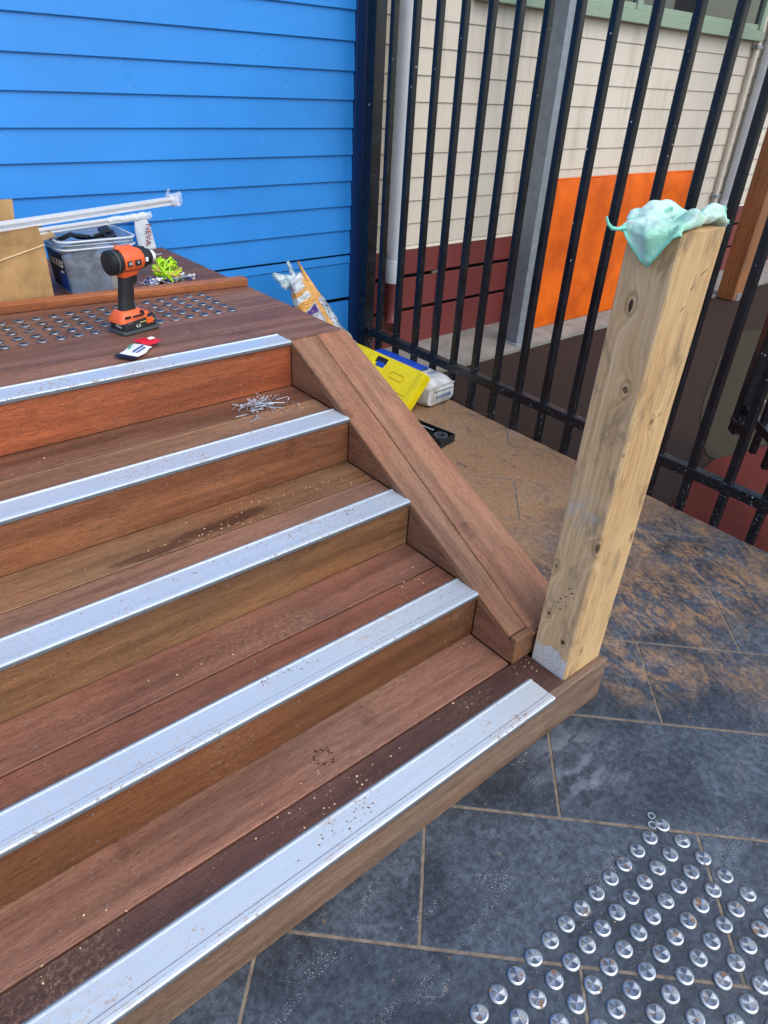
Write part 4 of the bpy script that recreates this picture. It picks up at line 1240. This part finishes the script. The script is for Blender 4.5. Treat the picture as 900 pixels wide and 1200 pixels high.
loftsec('foot_shoulder', [(0.036, 0.036, 0.014, 0.0400, 0.006, 0), (0.036, 0.050, 0.012, 0.0370, 0.006, 0.0)], BLACKP)
box('battery_latch', 0.018, 0.042, -0.041, -0.036, 0.022, 0.040, ORANGEP, dr, 0.001)
for xx, w_ in ((-0.016, 0.013), (0.012, 0.017)):
    b = box_bm(w_ * 1.25, 0.0022, 0.016, 0.001, seg=2)
    from_bm('badge_panel', b, BLACKP, dr, (HX + xx, -0.0372, HZ - 0.002), (0, 0, 0))
for ch in dr.children:
    if ch.name.split('.')[0] in ('housing', 'gear_case', 'chuck_ring'): ch.scale = (1.0, 1.10, 1.10)
    if ch.name.split('.')[0] in ('cooling_rib',): ch.scale = (1.0, 1.05, 1.05)
    if ch.name.split('.')[0] == 'rear_cap': ch.scale = (0.9, 1.02, 1.02)
text_mesh('lettering', '18', 0.012, WHITEP, dr, (HX - 0.016, -0.0386, HZ - 0.002), (R(90), 0, 0))
text_mesh('lettering', 'V', 0.012, WHITEP, dr, (HX + 0.012, -0.0386, HZ - 0.002), (R(90), 0, 0))
text_mesh('lettering', 'AEG', 0.015, WHITEP, dr, (-0.0605, -0.010, 0.024), (R(90), 0, R(-90)))
text_mesh('lettering', '4.0', 0.014, WHITEP, dr, (-0.012, -0.0385, 0.021), (R(90), 0, 0))
box('label_stripe', -0.004, 0.05, -0.0386, -0.0376, 0.029, 0.0315, simple('pale_gold_print', (196, 190, 120), 0.5), dr, 0)

# ---- red and white sachet by the top nosing
sc = empty('torn_sachet', 'small torn red and white sachet lying beside the top nosing', 'sachet', (-0.422, 1.625, ZL + 0.001), (0, 0, R(38)))
sc.scale = (1.12, 1.12, 1.5)
def flatpatch(name, outline, mat, parent, z, amp=0.004, seed=0, th=0.0008):
    bm = bmesh.new()
    def hz(x, y): return z + amp * (0.5 + mnoise.noise((x * 25 + seed, y * 25, seed)))
    a = [bm.verts.new((x, y, hz(x, y))) for x, y in outline]
    b = [bm.verts.new((x, y, hz(x, y) - th)) for x, y in outline]
    n = len(outline)
    cx = sum(p[0] for p in outline) / n; cy = sum(p[1] for p in outline) / n
    ca = bm.verts.new((cx, cy, hz(cx, cy) + amp * 0.8)); cb_ = bm.verts.new((cx, cy, hz(cx, cy) + amp * 0.8 - th))
    for i in range(n):
        j = (i + 1) % n
        bm.faces.new((ca, a[i], a[j])); bm.faces.new((cb_, b[j], b[i])); bm.faces.new((a[i], b[i], b[j], a[j]))
    return from_bm(name, bm, mat, parent, smooth=True, auto=40)
flatpatch('white_panel', [(-0.062, -0.030), (-0.030, -0.034), (0.004, -0.026), (0.022, -0.024), (0.026, 0.004), (0.022, 0.026), (-0.004, 0.030), (-0.036, 0.022), (-0.060, 0.024)], WHITEP, sc, 0.002, 0.006, 1)
flatpatch('red_end', [(0.020, -0.020), (0.036, -0.030), (0.058, -0.032), (0.060, -0.012), (0.064, 0.030), (0.044, 0.033), (0.024, 0.028), (0.024, 0.004)], REDPR, sc, 0.0045, 0.007, 2)
flatpatch('white_flash', [(0.034, -0.012), (0.050, -0.020), (0.053, -0.012), (0.040, -0.002)], WHITEP, sc, 0.0125, 0.003, 5)
flatpatch('dark_end', [(-0.080, -0.030), (-0.061, -0.031), (-0.059, 0.025), (-0.076, 0.028)], NAVYP, sc, 0.003, 0.004, 3)
flatpatch('green_print', [(-0.030, 0.010), (-0.004, 0.016), (0.000, 0.022), (-0.026, 0.018)], simple('green_print', (60, 150, 120), 0.5), sc, 0.0085, 0.002, 4)
box('text_line', -0.046, 0.004, -0.012, -0.007, 0.0088, 0.0096, TEXTB, sc, 0)
box('text_line', -0.046, -0.004, -0.021, -0.017, 0.0078, 0.0086, TEXTB, sc, 0)

# ---- lime net and fixings behind the batten
nb = empty('lime_net_bundle', 'crumpled lime green net behind the landing batten', 'net', (-0.03, 2.275, ZL))
rng = random.Random(11)
for q in range(26):
    a0 = rng.uniform(0, 6.28); tilt = rng.uniform(-0.9, 0.9); rad = rng.uniform(0.030, 0.056)
    cx, cy, cz = rng.uniform(-0.012, 0.012), rng.uniform(-0.010, 0.010), rng.uniform(0.030, 0.042)
    pts = []
    for k in range(13):
        t = a0 + k / 12 * rng.uniform(3.0, 5.5)
        v = Vector((math.cos(t) * rad, math.sin(t) * rad * 0.9, math.sin(t * 2 + q) * 0.010))
        v.rotate(Matrix.Rotation(tilt, 3, 'X') @ Matrix.Rotation(rng.uniform(-0.1, 0.1) + tilt * 0.8, 3, 'Y'))
        pts.append((cx + v.x, cy + v.y, max(0.003, cz + v.z)))
    tube('strand', pts, 0.0030, LIME if q % 7 else simple('faded_net', (196, 170, 90), 0.6), nb, 5)
lathe('net_core', [(0.010, 0.002), (0.030, 0.006), (0.036, 0.026), (0.028, 0.046), (0.008, 0.056)], simple('lime_net_core', (120, 160, 20), 0.7, var=0.4, scale=60, bump=0.6), nb, seg=16)

def screw_fix():
    b = lathe_bm([(0.0004, -0.026), (0.0026, -0.021), (0.0026, 0.018), (0.006, 0.022), (0.006, 0.024)], 8, 'x')
    bmesh.ops.recalc_face_normals(b, faces=b.faces)
    me = bpy.data.meshes.new('loose_screw'); b.to_mesh(me); b.free()
    return me
FIXM = []
for mt in (ZINC, STEEL, PURPLEP, WHITEP):
    me = screw_fix(); me.materials.append(mt); FIXM.append(me)
for q in range(44):
    t = rng.random()
    o = bpy.data.objects.new('loose_screw', FIXM[[0, 1, 0, 2, 1, 3][q % 6]])
    x = -0.135 + 0.20 * t ** 1.1
    o.location = (x + rng.uniform(-.008, .008), 2.222 + rng.uniform(-.022, .020) + 0.05 * t, ZL + 0.0045 + rng.uniform(0, 0.016) * (1 if t < 0.9 else 0.1))
    o.rotation_euler = (0, rng.uniform(-0.35, 0.35), rng.uniform(0, 6.28))
    COL.objects.link(o)
    tag(o, 'small loose metal screw in the heap beside the lime net', 'screw', 'loose screws by the lime net')
o = lathe('metal_ring', [(0.013, 0.0), (0.0165, 0.0), (0.0165, 0.006), (0.013, 0.006), (0.013, 0.0)], ZINC, None, (-0.118, 2.185, ZL + 0.005), (0.5, 0.1, 0), 20, cap=False)
tag(o, 'short steel ring lying among the screws behind the driver', 'ring')

# ---- pile of nails on the upper tread
b = lathe_bm([(0.0002, 0.0), (0.0012, 0.003), (0.0012, 0.038), (0.0026, 0.0385), (0.0026, 0.0392)], 8, 'x')
bmesh.ops.recalc_face_normals(b, faces=b.faces)
NAIL = bpy.data.meshes.new('nail'); b.to_mesh(NAIL); b.free(); NAIL.materials.append(STEEL)
rng = random.Random(5)
ZT = TZ[3]
for q in range(78):
    o = bpy.data.objects.new('nail', NAIL)
    if q < 64:
        rx, ry = rng.gauss(0, 0.030), rng.gauss(0, 0.017)
        h = max(0, 0.012 * (1 - (rx / 0.06) ** 2 - (ry / 0.04) ** 2)) * rng.random()
        p = (-0.172 + rx - 0.018, 1.376 + ry, ZT + 0.0030 + h)
    else:
        p = (-0.165 + rng.uniform(-0.10, 0.075), 1.36 + rng.uniform(-0.07, 0.05), ZT + 0.0030)
    p = (min(p[0], -0.055), min(p[1], 1.415), p[2])
    o.location = p
    o.rotation_euler = (0, rng.uniform(-0.12, 0.12) if q < 64 else 0.0, rng.choice([rng.gauss(0.75, 0.35), rng.gauss(0.75, 0.35), rng.uniform(0, 6.28)]))
    COL.objects.link(o)
    tag(o, 'thin bright nail in the scatter on the upper tread', 'nail', 'nails on the upper tread')

# ================================================================== things in the gap behind the stairs
# ---- printed foil bag leaning beside the landing
fb = empty('printed_foil_bag', 'crumpled silver and orange printed bag leaning beside the landing', 'bag', (1.005, 2.40, 0.0), (R(-14), R(-27), R(8)))
rg = []
Hf = 0.66
for k in range(40):
    t = k / 39
    w = 0.125 * (0.55 + 0.6 * t) if t < 0.2 else 0.125 * (0.93 - 0.55 * (t - 0.2) ** 1.1)
    if t > 0.80: w *= 1 - 1.6 * (t - 0.80)
    d_ = 0.05 * (1 - 0.75 * t) + 0.012
    ring = []
    for i in range(36):
        a = 2 * math.pi * i / 36
        cr = 1 + 0.22 * mnoise.noise((math.cos(a) * 2.2, math.sin(a) * 2.2, t * 9)) + 0.10 * mnoise.noise((math.cos(a) * 6, math.sin(a) * 6, t * 24)) + 0.05 * mnoise.noise((math.cos(a) * 14, math.sin(a) * 14, t * 60))
        ring.append(Vector((w * math.cos(a) * cr, d_ * math.sin(a) * cr, 0.002 + Hf * t)))
    rg.append(ring)
from_bm('bag_body', loft_bm(rg), FOIL, fb, smooth=True)
# flared open neck, bent to the left
nk = []
for k in range(12):
    t = k / 11
    c = Vector((-0.005 - 0.075 * t, 0.0, Hf - 0.01 + 0.055 * t - 0.012 * t * t))
    w = 0.030 + 0.020 * t
    nk.append([c + Vector((-0.35 * w * math.sin(2 * math.pi * i / 24) * 0.6, 0.010 * math.cos(2 * math.pi * i / 24) * (1 + 0.3 * t), w * math.sin(2 * math.pi * i / 24) * (1 + 0.25 * mnoise.noise((i * 0.6, k * 0.4, 2))))) for i in range(24)])
from_bm('bag_neck', loft_bm(nk, False), WRAP, fb, smooth=True)
nk = []
for k in range(8):
    t = k / 7
    nk.append([Vector((0.0 + 0.016 * t + 0.016 * math.cos(2 * math.pi * i / 14) * (1 - 0.5 * t), 0.008 * math.sin(2 * math.pi * i / 14), Hf - 0.01 + 0.085 * t)) for i in range(14)])
from_bm('bag_fold', loft_bm(nk), WRAP, fb, smooth=True)
nk = []
for k in range(10):
    t = k / 9
    nk.append([Vector((0.045 + 0.010 * t + 0.03 * (1 - t) * math.cos(2 * math.pi * i / 14), -0.012 + 0.010 * math.sin(2 * math.pi * i / 14), Hf - 0.15 + 0.20 * t)) for i in range(14)])
from_bm('bag_ear', loft_bm(nk), simple('orange_bag_print', (226, 170, 96), 0.4, var=0.15, scale=40, bump=0.5), fb, smooth=True)

# ---- paper sack of tile adhesive
ms = empty('white_paper_sack', 'white and blue paper sack lying on the paving by the fence', 'sack', (1.196, 2.262, 0.0), (0, 0, R(3)))
rg = []
Ls = 0.27
NS = 26
for k in range(NS + 1):
    t = k / NS
    y = -Ls + 2 * Ls * t
    e = min(1, min(t, 1 - t) * 14)
    hw = 0.098 * (0.94 + 0.06 * e) + 0.003 * mnoise.noise((t * 6, 0, 1))
    hh = 0.062 * (0.80 + 0.20 * e ** 0.6)
    sec = rrect(hw, hh, 0.030, 6)
    rg.append([Vector((x + 0.006 * mnoise.noise((x * 10, z * 14, t * 8)), y, 0.063 + z + 0.005 * mnoise.noise((x * 12, t * 9, z * 8)) + 0.012 * (1 - abs(x) / 0.11) * (1 if z > 0 else 0))) for x, z in sec])
for ring in rg:
    for v in ring: v.z = max(v.z, 0.001)
from_bm('bag_body', loft_bm(rg), SACK, ms, smooth=True, auto=70)
def sheet_on(name, x0, x1, y0, y1, zf, mat, nx=10, ny=14):
    bm = bmesh.new()
    g_ = [[bm.verts.new((x0 + (x1 - x0) * i / nx, y0 + (y1 - y0) * j / ny, zf(x0 + (x1 - x0) * i / nx, y0 + (y1 - y0) * j / ny))) for i in range(nx + 1)] for j in range(ny + 1)]
    for j in range(ny):
        for i in range(nx): bm.faces.new((g_[j][i], g_[j][i + 1], g_[j + 1][i + 1], g_[j + 1][i]))
    o = from_bm(name, bm, mat, ms, smooth=True)
    return o
sheet_on('blue_print', -0.075, 0.06, -0.13, 0.22, lambda x, y: 0.140 + 0.012 * (1 - abs(x) / 0.11) - 0.008, BLUEP)
text_mesh('lettering', 'KOUSTEX', 0.026, TEXTB, ms, (0.022, -0.2735, 0.048), (R(90), 0, 0), 0.0006, 0.95, 1.0)
text_mesh('lettering', 'TEX', 0.034, TEXTB, ms, (0.020, -0.185, 0.141), (R(4), 0, R(6)), 0.0006)
box('print_line', -0.05, 0.085, -0.2745, -0.2730, 0.078, 0.081, NAVYP, ms, 0)
tube('crimped_seam', [(-0.092, -0.268, 0.103), (0.0, -0.2725, 0.112), (0.094, -0.268, 0.104)], 0.004, SACK, ms, 6)

# ---- yellow carry case leaning on the sack
yc = empty('yellow_carry_case', 'yellow plastic carry case with handle leaning on the white sack', 'case', (0.990, 2.345, 0.016), (0, R(41), R(1.5)))
# local: Y along length, Z up the face, X thickness
HL, HH, TH = 0.345, 0.200, 0.030
def case_shell():
    out2 = rrect(HL, HH / 2, 0.030, 6)
    rg = []
    for x, s_ in ((-TH, 0.955), (-TH + 0.006, 0.992), (-0.002, 1.0), (0.002, 1.0), (TH - 0.006, 0.992), (TH, 0.955)):
        rg.append([Vector((x, y * s_, HH / 2 + z * s_)) for y, z in out2])
    return loft_bm(rg)
from_bm('shell', case_shell(), YELLOW, yc, smooth=True, auto=35)
def rim_loop(cy, cz, hy, hz, r, x, rad, name, mat):
    pts = [(x, cy + y, cz + z) for y, z in rrect(hy, hz, r, 4)]
    pts.append(pts[0])
    tube(name, pts, rad, mat, yc, 6, up0=(1, 0, 0))
YSH = simple('yellow_case_rib', (214, 180, 10), 0.45)
rim_loop(-0.19, HH / 2 + 0.022, 0.050, 0.016, 0.015, -TH - 0.0006, 0.0022, 'moulded_rib', YSH)
for zz in (0.030, 0.052):
    tube('moulded_rib', [(-TH - 0.0006, -0.30, zz), (-TH - 0.0006, -0.05, zz)], 0.002, YSH, yc, 6)
box('handle_recess', -TH - 0.0012, -TH + 0.004, -0.085, -0.005, HH - 0.050, HH - 0.016, BLACKP, yc, 0.001)
box('blue_latch', -TH - 0.0022, -TH + 0.006, -0.080, -0.020, HH - 0.068, HH - 0.040, BLUEP, yc, 0.002)
box('latch_block', -TH - 0.006, -TH + 0.004, 0.0, 0.055, HH - 0.070, HH - 0.006, YELLOW, yc, 0.006, seg=2)
box('end_buffer', -TH - 0.004, TH * 0.6, -HL - 0.004, -HL + 0.040, 0.006, HH - 0.004, YELLOW, yc, 0.010, seg=2)

# ---- black open tray with tools on the paving
bt = empty('black_tool_tray', 'small black plastic tray on the sandy paving behind the slope', 'tray', (0.905, 1.775, 0.001), (0, 0, R(10)))
trw, trl, trh = 0.055, 0.13, 0.038
box('tray_base', -trw, trw, -trl, trl, 0.0, 0.004, BLACKP, bt, 0.001)
box('tray_wall', -trw, trw, -trl, -trl + 0.004, 0.0042, trh, BLACKP, bt, 0.001)
box('tray_wall', -trw, trw, trl - 0.004, trl, 0.0042, trh, BLACKP, bt, 0.001)
box('tray_wall', -trw, -trw + 0.004, -trl + 0.0042, trl - 0.0042, 0.0042, trh, BLACKP, bt, 0.001)
box('tray_wall', trw - 0.004, trw, -trl + 0.0042, trl - 0.0042, 0.0042, trh, BLACKP, bt, 0.001)
lathe('coil', [(0.022, 0.006), (0.032, 0.006), (0.032, 0.030), (0.022, 0.030), (0.022, 0.006)], GREYP, bt, (0.012, -0.080, 0), seg=24, cap=False)
box('steel_bar', 0.02, 0.028, -0.03, 0.11, 0.028, 0.034, STEEL, bt, 0.001)
box('steel_bar', -0.02, -0.012, -0.03, 0.10, 0.024, 0.030, GREYP, bt, 0.001)

# ---- two small rings by the corner stud
for (x, y, r, lb) in ((0.0, 0.0275, 0.0085, 'thin steel ring on the paving, farther of two by corner stud'), (-0.019, 0.013, 0.0095, 'thin steel ring on the paving, touching the corner stud row')):
    o = lathe('steel_ring', [(r * 0.72, 0.0008), (r, 0.0008), (r, 0.0030), (r * 0.72, 0.0030), (r * 0.72, 0.0008)], STEEL, None, (x, y, 0), seg=24, cap=False)
    tag(o, lb, 'ring', 'steel rings by the studs')

# ================================================================== crumbs: sawdust, chips, dirt
def crumbs(name, spots, mat, label, cat, size, seed, dens=0.55):
    rg_ = random.Random(seed)
    V, F = [], []
    for (cx, cy, cz, sx, sy, n) in spots:
        for _ in range(int(n * dens)):
            x, y = cx + rg_.gauss(0, sx), cy + rg_.gauss(0, sy)
            s_ = size * rg_.uniform(0.35, 1.0) ** 1.5
            a = rg_.uniform(0, 6.28)
            e = rg_.uniform(0.3, 1.0)
            b = len(V)
            for k in range(4):
                aa = a + k * math.pi / 2
                q = s_ * (1 if k % 2 == 0 else e)
                V.append((x + math.cos(aa) * q, y + math.sin(aa) * q, cz + 0.0002))
            V.append((x + rg_.uniform(-.3, .3) * s_, y + rg_.uniform(-.3, .3) * s_, cz + s_ * rg_.uniform(0.3, 0.9)))
            F += [(b, b + 1, b + 4), (b + 1, b + 2, b + 4), (b + 2, b + 3, b + 4), (b + 3, b, b + 4), (b + 3, b + 2, b + 1, b)]
    o = new_obj(name, V, F, mat)
    tag(o, label, cat, kind='stuff')
T = TZ
spots = []
for k in range(4):
    for q in range(6):
        spots.append((random.uniform(-1.4, -0.1), JOINT[k] + random.uniform(-0.03, 0.06), T[k], 0.06, 0.012, 10))
spots += [(-0.10, 1.33, T[3], 0.04, 0.02, 40), (0.01, 0.44, T[0], 0.03, 0.012, 34), (-0.05, 0.585, T[0], 0.04, 0.008, 26), (-0.30, 1.10, T[2], 0.10, 0.020, 50),
          (-0.50, 1.06, T[2], 0.06, 0.008, 60), (-0.55, 0.43, T[0], 0.10, 0.025, 60), (-0.08, 1.08, T[2], 0.04, 0.03, 40), (-0.2, 1.7, T[4], 0.3, 0.1, 60)]
crumbs('sawdust_chips', spots, CHIP, 'pale sawdust chips and crumbs scattered over the stair treads', 'sawdust', 0.0034, 1)
NZ_ = 0.0032
spots = [(-0.62, RY[3 - 1] + 0.05, T[2] + NZ_, 0.05, 0.012, 40), (-0.40, RY[2] + 0.05, T[2] + NZ_, 0.07, 0.012, 50), (-0.16, RY[2] + 0.05, T[2] + NZ_, 0.05, 0.012, 36), (-0.95, RY[2] + 0.05, T[2] + NZ_, 0.04, 0.012, 16),
         (-0.61, RY[1] + 0.062, T[1] + NZ_, 0.012, 0.006, 26), (-0.57, RY[1] + 0.060, T[1] + NZ_, 0.012, 0.006, 26), (-0.53, RY[1] + 0.058, T[1] + NZ_, 0.02, 0.008, 20), (-0.09, RY[1] + 0.045, T[1] + NZ_, 0.03, 0.010, 16),
         (-0.66, RY[0] + 0.045, T[0] + NZ_, 0.04, 0.012, 60), (-0.55, RY[0] + 0.05, T[0] + NZ_, 0.03, 0.010, 40), (-0.30, RY[0] + 0.04, T[0] + NZ_, 0.02, 0.008, 12)]
crumbs('dirt_crumbs', spots, CRUMB, 'brown dirt crumbs trodden onto the silver nosings', 'dirt', 0.0030, 2)
BOOT = simple('dark_boot_dirt', (58, 36, 28), 0.9, var=0.3, scale=200)
bp = []
for q in range(9):
    a_ = q * 0.55
    bp.append((-0.575 + 0.030 * math.cos(a_) + 0.004 * q, 0.525 + 0.020 * math.sin(a_), T[0], 0.004, 0.003, 16))
crumbs('boot_print_dirt', bp, BOOT, 'dark boot print of dirt on the bottom tread', 'dirt', 0.0032, 9)
spots = [(random.uniform(-1.0, 1.2), random.uniform(-0.3, 2.0) if q % 2 else random.uniform(-0.3, 0.3), 0.0006, 0.15, 0.10, 26) for q in range(26)]
spots = [s_ for s_ in spots if s_[0] > 0.35 or s_[1] < 0.15]
crumbs('grit', spots, CHIP, 'fine pale grit scattered over the dark paving', 'grit', 0.0018, 4)
